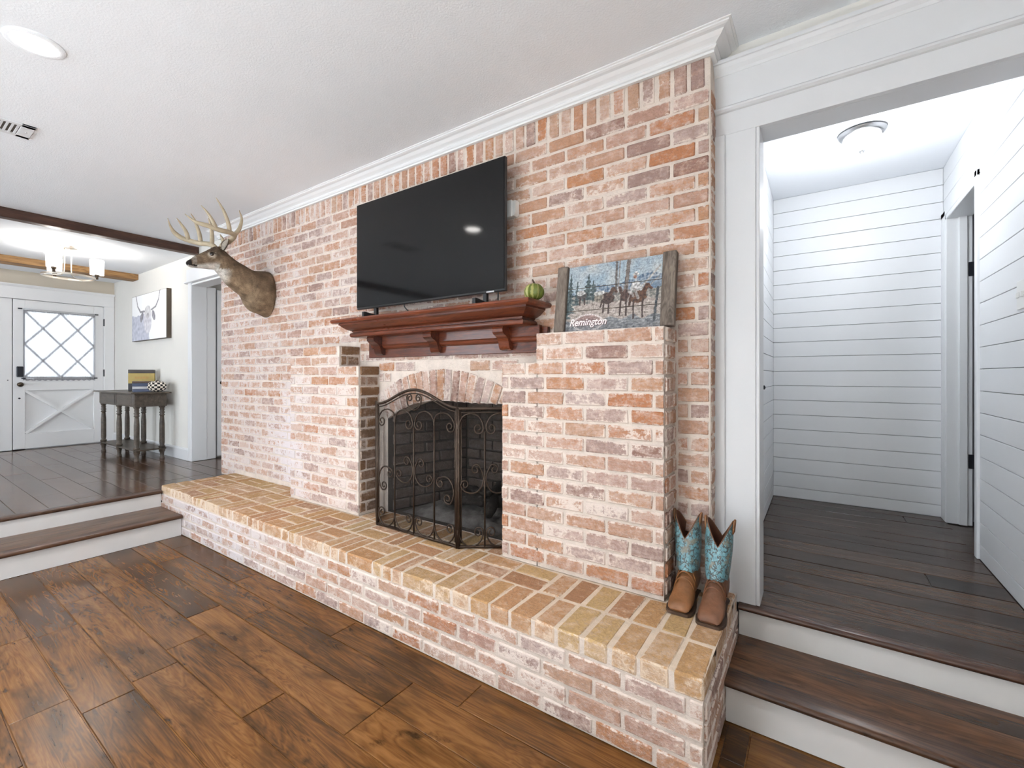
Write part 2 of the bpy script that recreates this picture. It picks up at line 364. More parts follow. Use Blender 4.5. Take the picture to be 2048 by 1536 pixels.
def plank_rows(parent, mat, x0, x1, y0, y1, pitch, zt, seed, lmin=.7, lmax=1.35, gap=.0022, first=None):
    r = random.Random(seed); y = y0
    while y < y1 - .02:
        ya, yb = y, min(y + pitch, y1); x = x0 - r.uniform(0, lmin)
        while x < x1 - .05:
            L = r.uniform(lmin, lmax); xa, xb = max(x, x0), min(x + L, x1)
            if x1 - xb < .14: xb = x1; L = 9
            if xb - xa > .03:
                MB().cbox(xa + gap, xb - gap, ya + gap, yb - gap, zt - .014, zt + r.uniform(-.0006, .0008), .0018).build('plank', mat, parent)
            x += L
        y = yb
plank_rows(fl, 'floor', -4.112, 1.25, .465 - .163 * 7, YH - .006, .163, 0, 3)
plank_rows(fl, 'floor', HXR + .012, 1.25, YH - .006, 1.772, .169, 0, 5)
plank_rows(fe, 'floor_entry', XE + .02, -4.545, .62 - .163 * 8, 2.11, .163, ZF, 9, .9, 1.6, .0013)
plank_rows(fh, 'floor_hall', -.30, .695, 2.135, 4.145, .158, ZF, 15, .75, 1.5, .0026)

# walls
wp = MB()
wp.box(XE - .1, -5.80, YW, YW + .13, 0, ZC + .1)                      # plaster beside the console table
wp.box(-5.80, XL + .06, YW, YW + .13, 2.27, ZC + .1)
struct('wall_entry_side', wp, 'plaster', 'pale beige plaster wall behind the console table', 'wall')
wd = MB()                                                             # entry door wall with the glazed opening left open
YD0, YD1 = 1.12, 2.0
wd.box(XE - .12, XE, 2.0, YW + .13, 0, ZC); wd.box(XE - .12, XE, YBACK, .15, 0, ZC); wd.box(XE - .12, XE, .15, 2.0, 2.25, ZC)
struct('wall_entry_end', wd, 'plaster_dark', 'tan plaster wall above the front doors', 'wall')
wr = MB()
wr.box(XR - .01, -.216, 2.13, 2.27, 0, ZC + .1); wr.box(-.216, .66, 2.13, 2.27, 2.30, ZC + .1); wr.box(.66, XRIGHT + .1, 2.13, 2.27, 0, ZC + .1)
struct('wall_hall_side', wr, 'plaster', 'plaster wall strip above the white hall doorway', 'wall')
struct('wall_right', MB().box(XRIGHT, XRIGHT + .12, YBACK, -3.2, 0, ZC + .1).box(XRIGHT, XRIGHT + .12, -.9, 2.2, 0, ZC + .1).box(XRIGHT, XRIGHT + .12, -3.2, -.9, 0, .12).box(XRIGHT, XRIGHT + .12, -3.2, -.9, 2.40, ZC + .1), 'plaster', 'plain beige side wall of the living room', 'wall')
# wall behind the camera; its unseen windows are added to brighten the room
added_wins = [(-8.0, -5.3), (-3.7, -1.9)]
wb = MB(); xs = XE - .1
for a, b_ in added_wins:
    wb.box(xs, a, YBACK - .12, YBACK, 0, ZC + .1); wb.box(a, b_, YBACK - .12, YBACK, 0, .12); wb.box(a, b_, YBACK - .12, YBACK, 2.40, ZC + .1); xs = b_
wb.box(xs, XRIGHT + .1, YBACK - .12, YBACK, 0, ZC + .1)
struct('wall_behind', wb, 'plaster', 'beige plaster wall with added windows facing the fireplace', 'wall')
for i, (a, b_) in enumerate(added_wins):
    wo = empty('window_%d' % (i + 1), ((a + b_) / 2, YBACK - .06, .12), ['unseen white framed glazing added at the entry end', 'unseen white framed glazing added opposite the fireplace'][i], 'window', None, 'structure')
    f = MB()
    for q in (a, (a + b_) / 2 - .02, b_ - .04): f.box(q, q + .04, YBACK - .10, YBACK - .02, .12, 2.40)
    for q in (.12, 1.25, 2.36): f.box(a, b_, YBACK - .095, YBACK - .025, q, q + .04)
    f.build('window_frame', 'white', wo); MB().box(a, b_, YBACK - .066, YBACK - .06, .12, 2.40).build('pane', 'glass', wo)
    MB().cbox(a - .06, b_ + .06, YBACK - .02, YBACK + .06, .08, .12).build('window_sill', 'white', wo)
    ld = bpy.data.lights.new('sky_portal', 'AREA'); ld.shape = 'RECTANGLE'; ld.size = b_ - a; ld.size_y = 2.28; ld.cycles.is_portal = True
    lo = bpy.data.objects.new('sky_portal', ld); col.objects.link(lo); lo.parent = wo; lo.location = (0, -.08, 1.14); lo.rotation_euler = (math.radians(-90), 0, 0); lo.rotation_euler = (math.radians(90), 0, math.radians(180))
rg_ = empty('bounce_rug', (-.7, -1.85, 0), 'large unseen cream rug added behind the viewer to bounce light', 'rug')  # out of view; added to bounce light up onto the ceiling
MB().cbox(-3.7, 2.3, -3.4, -.32, .001, .014, .004).build('pile', paint('bounce_rug_wool', (.80, .79, .76), .95, .05, 30, .5, 90, .1), rg_)
MB().cbox(-3.62, 2.22, -3.32, -.40, .0145, .0155, .0004).build('field', 'bounce_rug_wool' if False else bpy.data.materials['bounce_rug_wool'], rg_)
wo = empty('window_3', (XRIGHT + .06, -2.05, .12), 'unseen tall framed glazing added in the side wall for daylight', 'window', None, 'structure')  # unseen side opening, added for more daylight
f = MB()
for q in (-3.2, -2.07, -.94): f.box(XRIGHT + .02, XRIGHT + .10, q, q + .04, .12, 2.40)
for q in (.12, 1.25, 2.36): f.box(XRIGHT + .025, XRIGHT + .095, -3.2, -.9, q, q + .04)
f.build('window_frame', 'white', wo); MB().box(XRIGHT + .06, XRIGHT + .066, -3.2, -.9, .12, 2.40).build('pane', 'glass', wo)
ld = bpy.data.lights.new('sky_portal', 'AREA'); ld.shape = 'RECTANGLE'; ld.size = 2.3; ld.size_y = 2.28; ld.cycles.is_portal = True
lo = bpy.data.objects.new('sky_portal', ld); col.objects.link(lo); lo.parent = wo; lo.location = (.08, 0, 1.14); lo.rotation_euler = (math.radians(90), 0, math.radians(90))
# small room beyond the open white door
bx = MB(); bx.box(-6.6, -4.5, 3.5, 3.6, .2, ZC); bx.box(-6.0, -5.9, YW + .13, 3.5, .2, ZC); bx.box(XL + .05, XL + .15, YW + .13, 3.5, .2, ZC)
bx.box(-6.6, -4.5, YW + .13, 3.6, ZC, ZC + .1)
struct('wall_beyond_door', bx, 'plaster', 'pale wall of the room beyond the open door', 'wall')

# ------------------------------------------------------------------ shiplap hall
HY, HXl, HXr = 4.15, -.30, .695
hl = struct('wall_hall_back', MB().box(-.42, 1.9, HY + .012, HY + .12, .2, ZC), 'groove', 'white shiplap wall at the end of the hall', 'wall')
hs = struct('wall_hall_left', MB().box(-.42, HXl - .012, 2.27, HY + .05, .2, ZC), 'groove', 'narrow white shiplap wall beside the hall opening', 'wall')
hr = MB(); hr.box(HXr + .012, HXr + .12, 2.27, 3.33, .2, ZC); hr.box(HXr + .012, HXr + .12, 3.33, HY + .05, 2.335, ZC); hr.box(HXr + .012, HXr + .12, 4.06, HY + .05, .2, 2.335)
hr = struct('wall_hall_right', hr, 'groove', 'white shiplap wall with the light switch and open doorway', 'wall')
hp = .1143; nrow = int((ZH - ZF) / hp) + 1
for k in range(nrow):
    za, zb = ZH - (k + 1) * hp + .0016, ZH - k * hp - .0016
    za = max(za, ZF + .002)
    if zb - za < .01: continue
    MB().cbox(HXl, HXr, HY, HY + .014, za, zb, .0015).build('board', 'white_hall', hl)
    MB().cbox(HXl - .014, HXl, 2.27, HY, za, zb, .0015).build('board', 'white_hall', hs)
    if za < 2.33 < zb: MB().cbox(HXr, HXr + .014, 3.3265, HY, 2.33, zb, .0015).build('board', 'white_hall', hr)
    MB().cbox(HXr, HXr + .014, 2.27, 3.325 if za < 2.33 else HY, za, zb, .0015).build('board', 'white_hall', hr)
# casing and open doorway on the hall's right wall
dr = empty('trim_hall_doorway', (HXr, 3.7, ZF), 'white jamb of the doorway at the end of the hall with black hinges', 'door frame', None, 'structure')
MB().cbox(HXr - .012, HXr + .02, 3.318, 3.36, ZF, 2.335).build('casing', 'white_hall', dr)
MB().cbox(HXr - .012, HXr + .02, 4.035, HY - .001, ZF, 2.335).build('casing', 'white_hall', dr)
MB().cbox(HXr - .012, HXr + .02, 3.318, HY - .001, 2.30, 2.345).build('casing', 'white_hall', dr)
MB().cbox(HXr - .01, HXr + .115, 4.015, 4.06, ZF, 2.30).build('jamb', 'white_hall', dr)
MB().cbox(HXr + .05, HXr + .09, 4.0, 4.02, ZF, 2.29).build('stop', 'white_hall', dr)
MB().cbox(HXr - .01, HXr + .115, 3.33, 4.05, 2.27, 2.30).build('jamb', 'white_hall', dr)
for z in (1.93, .70):
    h = MB().cbox(HXr + .095, HXr + .155, 4.008, 4.016, z - .045, z + .045, .002); h.lathe([(.008, -.048), (.008, .048)], (HXr + .152, 4.005, z), 10)
    h.build('hinge', 'black_metal', dr)
MB().box(.9, 1.9, 4.06, 4.16, .2, ZC).build('panel', 'white_hall', dr)
struct('wall_hall_far', MB().box(1.85, 1.95, 2.2, 4.3, .2, ZC), 'white_hall', 'white wall of the room beyond the hall doorway', 'wall')
sw = empty('light_switch', (HXr, 2.715, 1.585), 'white double light switch plate on the shiplap', 'light switch')
MB().cbox(HXr - .006, HXr, 2.665, 2.765, 1.525, 1.645, .002).build('plate', 'plate', sw)
for q in (2.69, 2.74): MB().cbox(HXr - .014, HXr - .005, q - .006, q + .006, 1.573, 1.597, .002).build('toggle', 'plate', sw)
lt = empty('door_latch', (HXl, 3.245, 1.174), 'small black latch plate on the narrow shiplap wall', 'latch')
MB().cbox(HXl, HXl + .008, 3.225, 3.265, 1.145, 1.205, .002).build('plate', 'black_metal', lt); MB().lathe([(.011, 0), (.014, .01), (.006, .016)], (HXl + .006, 3.245, 1.174), 12, 0).build('knob', 'black_metal', lt)

# flush ceiling lamp in the hall
fx = empty('flush_ceiling_lamp', (.205, 3.27, ZH), 'round flush ceiling lamp with ribbed glass in the hall', 'ceiling lamp')
MB().lathe([(.105, 0), (.115, -.008), (.108, -.02), (.098, -.026), (.09, -.03)], (.205, 3.27, ZH), 32).build('base', 'steel', fx, autosmooth=40)
gm = emis('lit_glass_dome', (.96, .97, 1.0), 1.5)
pr = [(.088, -.028), (.092, -.045), (.085, -.06), (.08, -.064), (.07, -.082), (.062, -.088), (.04, -.102), (.012, -.108)]
MB().lathe(pr, (.205, 3.27, ZH), 32).build('glass_dome', gm, fx, True)
MB().lathe([(.012, -.106), (.015, -.112), (.01, -.12), (.004, -.124)], (.205, 3.27, ZH), 12).build('finial', 'steel', fx, True)
ld = bpy.data.lights.new('hall_lamp', 'POINT'); ld.energy = HALL_W; ld.shadow_soft_size = .09; ld.color = (.93, .965, 1.0)
lo = bpy.data.objects.new('hall_lamp', ld); col.objects.link(lo); lo.parent = fx; lo.location = (0, 0, -.34)

# ------------------------------------------------------------------ hall opening casing
YC = 2.11
oc = empty('trim_1', (-.2, YC, ZF), 'wide white casing and stepped header around the hall opening', 'door casing', None, 'structure')
MB().cbox(-.372, -.216, YC, 2.135, ZF, 2.285, .002).build('casing', 'white', oc)
MB().cbox(-.384, -.332, YC - .012, 2.135, ZF, 2.285, .004).build('back_band', 'white', oc)
MB().cbox(-.216, -.202, YC + .004, 2.272, ZF, 2.30, .002).build('jamb', 'white', oc)
MB().cbox(.66, .80, YC, 2.135, ZF, 2.285, .002).build('casing', 'white', oc)
MB().cbox(.646, .66, YC + .004, 2.272, ZF, 2.30, .002).build('jamb', 'white', oc)
MB().box(-.216, .66, 2.135, 2.272, 2.284, 2.31).build('jamb', 'white', oc)
MB().cbox(-.384, 1.1, YC, 2.135, 2.284, 2.385, .0015).build('head_casing', 'white', oc)
b = MB(); b.prism([(YC + .01, 2.375), (YC - .010, 2.379), (YC - .020, 2.386), (YC - .020, 2.394), (YC - .012, 2.402), (YC - .004, 2.405), (YC + .01, 2.405)], 0, -.384, 1.1); b.build('bead', 'white', oc)
MB().cbox(-.384, 1.1, YC - .004, 2.135, 2.40, 2.55, .002).build('frieze', 'white', oc)
b = MB(); b.prism([(YC + .02, 2.535), (YC - .006, 2.537), (YC - .010, 2.548), (YC - .022, 2.562), (YC - .030, 2.575), (YC - .036, 2.577), (YC - .036, 2.592), (YC + .02, 2.594)], 0, -.384, 1.1); b.build('cap_moulding', 'white', oc)

# ------------------------------------------------------------------ steps up to the hall
st = empty('hall_steps', (.3, 1.8, 0), 'two dark wooden steps with white risers up to the hall', 'steps')
x0, x1 = HXR + .003, 1.3
MB().box(x0, x1, 1.778, 1.80, 0, ZT - .026).build('riser', 'riser', st)
MB().box(x0, x1, 2.102, 2.122, ZT - .002, ZF - .026).build('riser', 'riser', st)
ny, nz = 1.748, ZT
def nose(y, z, xa, xb, w_=.09): return [(y + w_, z), (y + .012, z + .001), (y + .003, z - .004), (y, z - .012), (y + .004, z - .021), (y + .012, z - .025), (y + w_, z - .025)]
MB().prism(nose(1.748, ZT, x0, x1), 0, x0, x1).build('nosing', 'tread', st, autosmooth=50)
MB().cbox(x0, x1, 1.8385, 1.972, ZT - .025, ZT, .001).build('tread_board', 'tread', st)
MB().cbox(x0, x1, 1.973, 2.104, ZT - .025, ZT, .001).build('tread_board', 'tread', st)
MB().prism(nose(2.078, ZF + .004, x0, x1, .052), 0, x0, x1).build('nosing', 'nosing', st, autosmooth=50)
# steps up to the entry
st = empty('entry_steps', (-4.3, .4, 0), 'two wooden steps with white risers up to the entry', 'steps')
y0, y1 = YBACK + .02, YH - .003
MB().box(-4.14, -4.118, y0, y1, 0, ZT - .026).build('riser', 'riser', st)
MB().box(-4.55, -4.53, y0, y1, ZT - .002, ZF - .024).build('riser', 'riser', st)
def nosex(x, z): return [(x - .09, z), (x - .012, z + .001), (x - .003, z - .004), (x, z - .012), (x - .004, z - .021), (x - .012, z - .025), (x - .09, z - .025)]
MB().prism(nosex(-4.088, ZT), 1, y0, y1).build('nosing', 'nosing_y', st, autosmooth=50)
MB().cbox(-4.35, -4.179, y0, y1, ZT - .025, ZT, .001).build('tread_board', 'tread_y', st)
MB().cbox(-4.53, -4.351, y0, y1, ZT - .025, ZT, .001).build('tread_board', 'tread_y', st)
MB().prism(nosex(-4.505, ZF + .004), 1, y0, y1).build('nosing', 'nosing_y', st, autosmooth=50)

# ------------------------------------------------------------------ brickwork
def edge_attrs(me, data):
    a = me.attributes.new('bl', 'FLOAT_VECTOR', 'POINT'); h = me.attributes.new('hf', 'FLOAT_VECTOR', 'POINT')
    a.data.foreach_set('vector', [q for d in data for q in d[0]]); h.data.foreach_set('vector', [q for d in data for q in d[1]])
def brick_variants(name, L, T, H, mat, n=7, j=.003, c=.0045, seed=1):
    r = random.Random(seed); out = []
    for k in range(n):
        bm = bmesh.new(); bmesh.ops.create_cube(bm, size=1)
        for v in bm.verts: v.co = Vector((v.co.x * L + r.uniform(-j, j), v.co.y * T + r.uniform(-j, j) * .4, v.co.z * H + r.uniform(-j, j) * .8))
        bmesh.ops.bevel(bm, geom=list(bm.edges), offset=c * r.uniform(.8, 1.3), segments=1, affect='EDGES')
        for v in bm.verts: v.co += Vector((r.uniform(-.0012, .0012), r.uniform(-.0008, .0008), r.uniform(-.0012, .0012)))
        me = bpy.data.meshes.new(name); bm.to_mesh(me); bm.free(); me.materials.append(M[mat])
        edge_attrs(me, [(v.co[:], (L / 2, T / 2, H / 2)) for v in me.vertices])
        out.append(me)
    return out
BV = dict(st=brick_variants('stretcher', .2, .03, .06, 'brick', seed=1), hd=brick_variants('header', .1, .03, .06, 'brick', seed=2),
          sth=brick_variants('hearth_stretcher', .2, .03, .056, 'brick_hearth', seed=3),
          raw=brick_variants('raw_stretcher', .2, .03, .06, 'brick_raw', seed=4),
          top_h=brick_variants('top_header', .1, .2, .066, 'brick_top', seed=5, j=.003, c=.006), top_r=brick_variants('top_rowlock', .065, .2, .066, 'brick_top', seed=6, j=.002, c=.005),
          top_s=brick_variants('top_stretcher', .2, .1, .066, 'brick_top', seed=8, j=.003, c=.006), sol=brick_variants('soldier', .06, .03, .2, 'brick', seed=9),
          fire=brick_variants('firebrick', .22, .03, .064, 'brick_fire', seed=10))
BASE = dict(st=(.2, .03, .06), hd=(.1, .03, .06), sth=(.2, .03, .056), raw=(.2, .03, .06), top_h=(.1, .2, .066), top_r=(.065, .2, .066), top_s=(.2, .1, .066), sol=(.06, .03, .2), fire=(.22, .03, .064))
br = random.Random(21)
def brick(parent, kind, c, size=None, rot=(0, 0, 0), jit=.0015):
    me = br.choice(BV[kind]); o = bpy.data.objects.new('brick', me); col.objects.link(o); o.parent = parent
    off = world_off(parent); bs = BASE[kind]; size = size or bs
    o.location = (c[0] - off.x, c[1] - off.y + br.uniform(-jit, jit), c[2] - off.z + br.uniform(-jit, jit) * .5)
    o.rotation_euler = rot; o.scale = tuple(s / b_ for s, b_ in zip(size, bs))
    if br.random() < .5 and kind not in ('top_h', 'top_r', 'top_s'): o.scale.x *= -1; o.scale.z *= -1
    return o
def bond(a, b, row, L=.2075, joint=.0135, shift=0.0):
    """running-bond segments between a and b"""
    out = []; x = a - (L / 2 if row % 2 else 0) - shift
    while x < b:
        p, q = max(x, a), min(x + L, b)
        if q - p > .035: out.append((p + joint / 2, q - joint / 2))
        x += L
    return out
PR = 2.0185                                   # mortar plane of the wall (bricks stand proud of it)
AX, AZ, AR = -1.905, .177, 1.115              # arch: centre and outer radius
OXL, OXR = -2.395, -1.415                     # firebox mouth
def arc_in(x, r=.925):
    z = AZ + math.sqrt(max(0, r * r - (x - AX) ** 2)); return max(z, 1.092) if x > AX else z
# wall backing with the mouth cut out
bk = MB()
arcx = [OXL + (OXR - OXL) * i / 24 for i in range(25)]
bk.prism([(XL, 0), (OXL, 0)] + [(x, arc_in(x)) for x in arcx] + [(OXR, 0), (XR, 0), (XR, ZC), (XL, ZC)], 1, PR, YW + .02)
bk.box(OXL - .02, OXR + .02, PR + .003, YW, 0, ZTOP + .003)
wall = struct('wall_back', bk, 'mortar', 'tall lime-washed red brick wall behind the fireplace', 'wall')
cands = []
CP = .0700; ZS = 2.462
for k in range(32):
    zc = ZS - CP * (k + .5)
    if zc < .30: break
    if zc > 1.455: spans = [(XL, XR)]
    else:
        spans = [(XL, -3.30 if zc > ZTOP - .02 else -4.55), (-.512, XR)]
        if zc < ZTOP: spans = [(XL, -4.55)]
        zb = zc - .035 - AZ
        if zc > .95:
            a, b_ = (-2.69, -1.13) if zc > 1.325 else (-2.482, -1.334)
            h = math.sqrt(AR * AR - zb * zb) + .012 if zb < AR else 0
            if h: spans += [(a, min(b_, AX - h)), (max(a, AX + h), b_)]
            else: spans += [(a, b_)]
    for a, b_ in spans:
        if b_ - a < .03: continue
        for p, q in bond(a, b_, k, shift=.05): cands.append(('st', (p + q) / 2, zc, q - p, .0570))
x = XL + .036
while x < XR - .02:
    cands.append(('sol', x, 2.568, .0535, .198)); x += .0695
def seen_rank(c):
    _, x, z, L, h = c
    d = math.hypot(x, YB)
    hid = (-2.50 < x < -1.40 and 1.60 < z < 2.37) or (-4.25 < x < -4.0 and 1.75 < z < 2.15)
    return d + (50 if hid else 0) + (0 if L * h > .006 else .4)
cands.sort(key=seen_rank)
rest = MB(); rest_d = []
for i, (kind, x, z, L, h) in enumerate(cands):
    if i < 300: brick(wall, kind, (x, YB + .015, z), (L, .03, h))
    else:
        me = br.choice(BV[kind]); bs = BASE[kind]; sx, sz = L / bs[0], h / bs[2]; dy = br.uniform(-.0015, .0015)
        rest_d += [((v.co.x * sx, v.co.y, v.co.z * sz), (L / 2, .015, h / 2)) for v in me.vertices]
        rest.add([(x + v.co.x * sx, YB + .015 + dy + v.co.y, z + v.co.z * sz) for v in me.vertices], [tuple(p.vertices) for p in me.polygons])
ro = rest.build('brick_field', 'brick', wall); ro['kind'] = 'stuff'; edge_attrs(ro.data, rest_d)
# bricks on the narrow return beside the hall casing
for k in range(34):
    zc = ZS - CP * (k + .5)
    if zc < ZTOP + .02: break
    brick(wall, 'hd', (XR - .011, YB + .055, zc), (.082, .03, .060), (0, 0, math.radians(90)))

# fireplace surround: two piers, arch, firebox
fp = empty('fireplace_surround', (AX, YP, ZTOP), 'whitewashed brick fireplace with two piers and an arched firebox', 'fireplace')
pm = MB()
pm.box(-3.30, -2.695, YP + .006, PR, ZTOP, 1.4525); pm.box(-2.70, -2.488, YP + .006, PR, ZTOP, 1.312)
pL = pm.build('pier', 'mortar', fp)
pm = MB()
pm.box(-1.125, -.520, YP + .006, PR, ZTOP, 1.4525); pm.box(-1.328, -1.12, YP + .006, PR, ZTOP, 1.312)
pR = pm.build('pier', 'mortar', fp)
PC = (1.457 - ZTOP - .012) / 16
for k in range(16):
    zc = 1.457 - PC * (k + .5); h = .0572
    a = -3.306 if True else 0
    inL, inR = (-2.690, -1.130) if k < 2 else (-2.482, -1.334)
    for p, q in bond(-3.306, inL, k, shift=.03): brick(pL, 'st', ((p + q) / 2, YP + .015, zc), (q - p, .03, h))
    for p, q in bond(inR, -.514, k, shift=.055): brick(pR, 'st', ((p + q) / 2, YP + .015, zc), (q - p, .03, h))
    # returns: inner face of the far pier (never limewashed), outer face of the near pier
    for p, q in bond(YP + .012, PR + .004, k, L=.1 if k % 2 else .2075): brick(pL, 'raw', (inL - .0125, (p + q) / 2, zc), (q - p, .03, h), (0, 0, math.radians(90)))
    for p, q in bond(YP + .012, PR + .004, k, L=.1 if k % 2 else .12): brick(pR, 'hd', (-.5265, (p + q) / 2, zc), (q - p, .03, h), (0, 0, math.radians(90)))
ar = MB()
n_a = 19
a0 = math.asin(.588 / AR)
arch = None
for i in range(n_a):
    t = -a0 + 2 * a0 * (i + .5) / n_a; r0, r1 = .918, AR - .004
    xm = AX + r0 * math.sin(t)
    if xm > AX: r0 = max(r0, (1.094 - AZ) / math.cos(t))
    if xm < -2.47 or xm > -1.345: continue
    rc = (r0 + r1) / 2
    brick(fp, 'sol', (AX + rc * math.sin(t), YB + .012, AZ + rc * math.cos(t)), (.0535, .034, r1 - r0), (0, t, 0))
am = MB(); A1 = [AX + .586 * (2 * i / 20 - 1) for i in range(21)]
am.prism([(x, max(arc_in(x, .925), .60)) for x in A1] + [(x, AZ + math.sqrt(AR * AR - (x - AX) ** 2)) for x in reversed(A1)], 1, PR - .0025, PR + .05); am.build('arch_mortar', 'mortar', fp)
# firebox
fb = MB(); zb = ZTOP + .004
fb.add([(OXL, PR + .002, zb), (OXR, PR + .002, zb), (-1.60, 2.62, zb), (-2.21, 2.62, zb), (OXL, PR + .002, 1.5), (OXR, PR + .002, 1.5), (-1.60, 2.62, 1.5), (-2.21, 2.62, 1.5)],
       [(0, 1, 2, 3), (1, 5, 6, 2), (2, 6, 7, 3), (3, 7, 4, 0), (4, 5, 6, 7)])
fbx = fb.build('firebox', 'mortar_soot', fp)
def fire_wall(p0, p1):
    d = Vector((p1[0] - p0[0], p1[1] - p0[1], 0)); L = d.length; d.normalize(); ang = math.atan2(d.y, d.x)
    nrm = Vector((-d.y, d.x, 0))
    for k in range(12):
        zc = zb + .037 + k * .074
        for a, b_ in bond(.01, L - .01, k, .23): 
            c = Vector((p0[0], p0[1], 0)) + d * ((a + b_) / 2) + nrm * .002
            brick(fbx, 'fire', (c.x, c.y, zc), (b_ - a, .03, .064), (0, 0, ang))
fire_wall((OXR, PR + .02), (-1.60, 2.62)); fire_wall((-1.60, 2.62), (-2.21, 2.62)); fire_wall((-2.21, 2.62), (OXL, PR + .02))
# ash and logs
am = MB(); nx, ny = 34, 22; g = []
for j in range(ny + 1):
    for i in range(nx + 1):
        x = -2.30 + .79 * i / nx; y = 2.06 + .50 * j / ny; e = min(1, 4 * min(i / nx, 1 - i / nx, j / ny, 1 - j / ny))
        h = e * (.05 + .055 * mnoise.noise((x * 7, y * 7, 1)) + .02 * mnoise.noise((x * 31, y * 31, 4)))
        g.append((x, y, zb + .003 + max(0, h)))
am.add(g, [(j * (nx + 1) + i, j * (nx + 1) + i + 1, (j + 1) * (nx + 1) + i + 1, (j + 1) * (nx + 1) + i) for j in range(ny) for i in range(nx)])
ao = am.build('ash_bed', 'ash', None, True); tag(ao, 'grey wood ash heaped on the firebox floor', 'ash', None, 'stuff')
logs = [((-2.05, 2.20, .44), (-1.52, 2.34, .46), .042, 'thick charred log lying along the ash bed'), ((-1.62, 2.12, .42), (-1.78, 2.46, .52), .034, 'short burnt log leaning across the other logs'), ((-2.02, 2.42, .45), (-1.66, 2.20, .53), .028, 'thin charred branch on top of the ash')]
for p, q, r_, lab in logs:
    P0, P1 = Vector(p), Vector(q); pts = []; rr = []
    for i in range(13):
        t = i / 12; pts.append(P0.lerp(P1, t) + Vector((R.uniform(-.006, .006), R.uniform(-.006, .006), R.uniform(-.006, .006)))); rr.append(r_ * R.uniform(.82, 1.12) * (.7 if i in (0, 12) else 1))
    tag(MB().tube(pts, rr, 9).build('charred_log', 'char', None, True), lab, 'log', 'burnt logs in the firebox')

# raised hearth
he = empty('raised_hearth', ((HXL + HXR) / 2, YH, 0), 'long raised brick hearth running the length of the wall', 'hearth')
hb = MB().box(HXL + .006, HXR - .006, YH + .006, PR, 0, ZTOP - .006).box(XR + .002, HXR - .006, PR, 2.105, 0, ZTOP - .006).build('hearth_core', 'mortar', he)
HCP = .0662
for k in range(4):
    zc = HCP * (k + .5)
    for p, q in bond(HXL, HXR, k, shift=.04): brick(he, 'sth', ((p + q) / 2, YH + .015, zc), (q - p, .03, .0535))
    for p, q in bond(YH + .012, 2.10, k, shift=.02): brick(he, 'sth', (HXR - .0125, (p + q) / 2, zc), (q - p, .03, .0535), (0, 0, math.radians(90)))
ht = MB().box(HXL + .006, HXR - .006, YH + .007, 2.018, ZTOP - .03, ZTOP - .0030).build('hearth_bed', 'mortar_top', he)
Z1 = ZTOP - .033
def top(kind, x0, x1, y0, y1):
    g = .0058
    if kind == 'r':
        for i in range(3):
            a = x0 + (x1 - x0) * i / 3; b_ = x0 + (x1 - x0) * (i + 1) / 3
            brick(he, 'top_r', ((a + b_) / 2, (y0 + y1) / 2, Z1), (b_ - a - 2 * g, y1 - y0 - 2 * g, .066), jit=.001)
    elif kind == 's':
        for i in range(2):
            a = y0 + (y1 - y0) * i / 2; b_ = y0 + (y1 - y0) * (i + 1) / 2
            brick(he, 'top_s', ((x0 + x1) / 2, (a + b_) / 2, Z1), (x1 - x0 - 2 * g, b_ - a - 2 * g, .066), jit=.001)
    elif kind == 'h':
        n = max(1, round((x1 - x0) / .104))
        for i in range(n):
            a = x0 + (x1 - x0) * i / n; b_ = x0 + (x1 - x0) * (i + 1) / n
            brick(he, 'top_h', ((a + b_) / 2, (y0 + y1) / 2, Z1), (b_ - a - 2 * g, y1 - y0 - 2 * g, .066), jit=.001)
W = .2095
ya, yb2, yc = YH - .004, YH + .2045, YP + .002
i = 0; x = HXL
while x < -1.45:
    top('sr'[i % 2], x, x + W, ya, yb2); top('rs'[i % 2], x, x + W, yb2, yc); x += W; i += 1
top('h', x, HXR, ya, yb2)
xx = x; top('s', xx, xx + W, yb2, yc); top('s', xx + W, xx + 2 * W, yb2, yc); top('h', xx + 2 * W, HXR, yb2, yc)
xx = HXL; i = 0
while xx < -3.32:
    top('h' if i % 2 else 's', xx, min(xx + W, -3.31), yc, YB + .002); xx += W; i += 1
top('h', -2.475, -1.340, yc, YB + .03)
top('h', -.51, HXR, yc, 1.975); top('s', -.50, HXR, 1.975, 2.095)

# ------------------------------------------------------------------ crown moulding on the brick wall
prof = [(0, 2.585), (.018, 2.585), (.018, 2.595), (.012, 2.597), (.022, 2.600), (.028, 2.606), (.028, 2.611), (.021, 2.613), (.030, 2.619), (.048, 2.628), (.063, 2.640), (.058, 2.643), (.074, 2.645), (.084, 2.649), (.084, 2.654), (.092, 2.656), (.092, 2.66), (0, 2.66)]
cm = MB()
secs = []
for (px_, py_, nx_, ny_) in ((XL, 2.13, -1, 0), (XL, YB, -1, -1), (XR, YB, 1, -1), (XR, 2.128, 1, 0)):
    secs.append([(px_ + nx_ * d, py_ + ny_ * d, z) for d, z in prof])
cm.loft(secs)
struct('trim_2', cm, 'white_door', 'white crown moulding along the top of the brick wall', 'crown moulding')

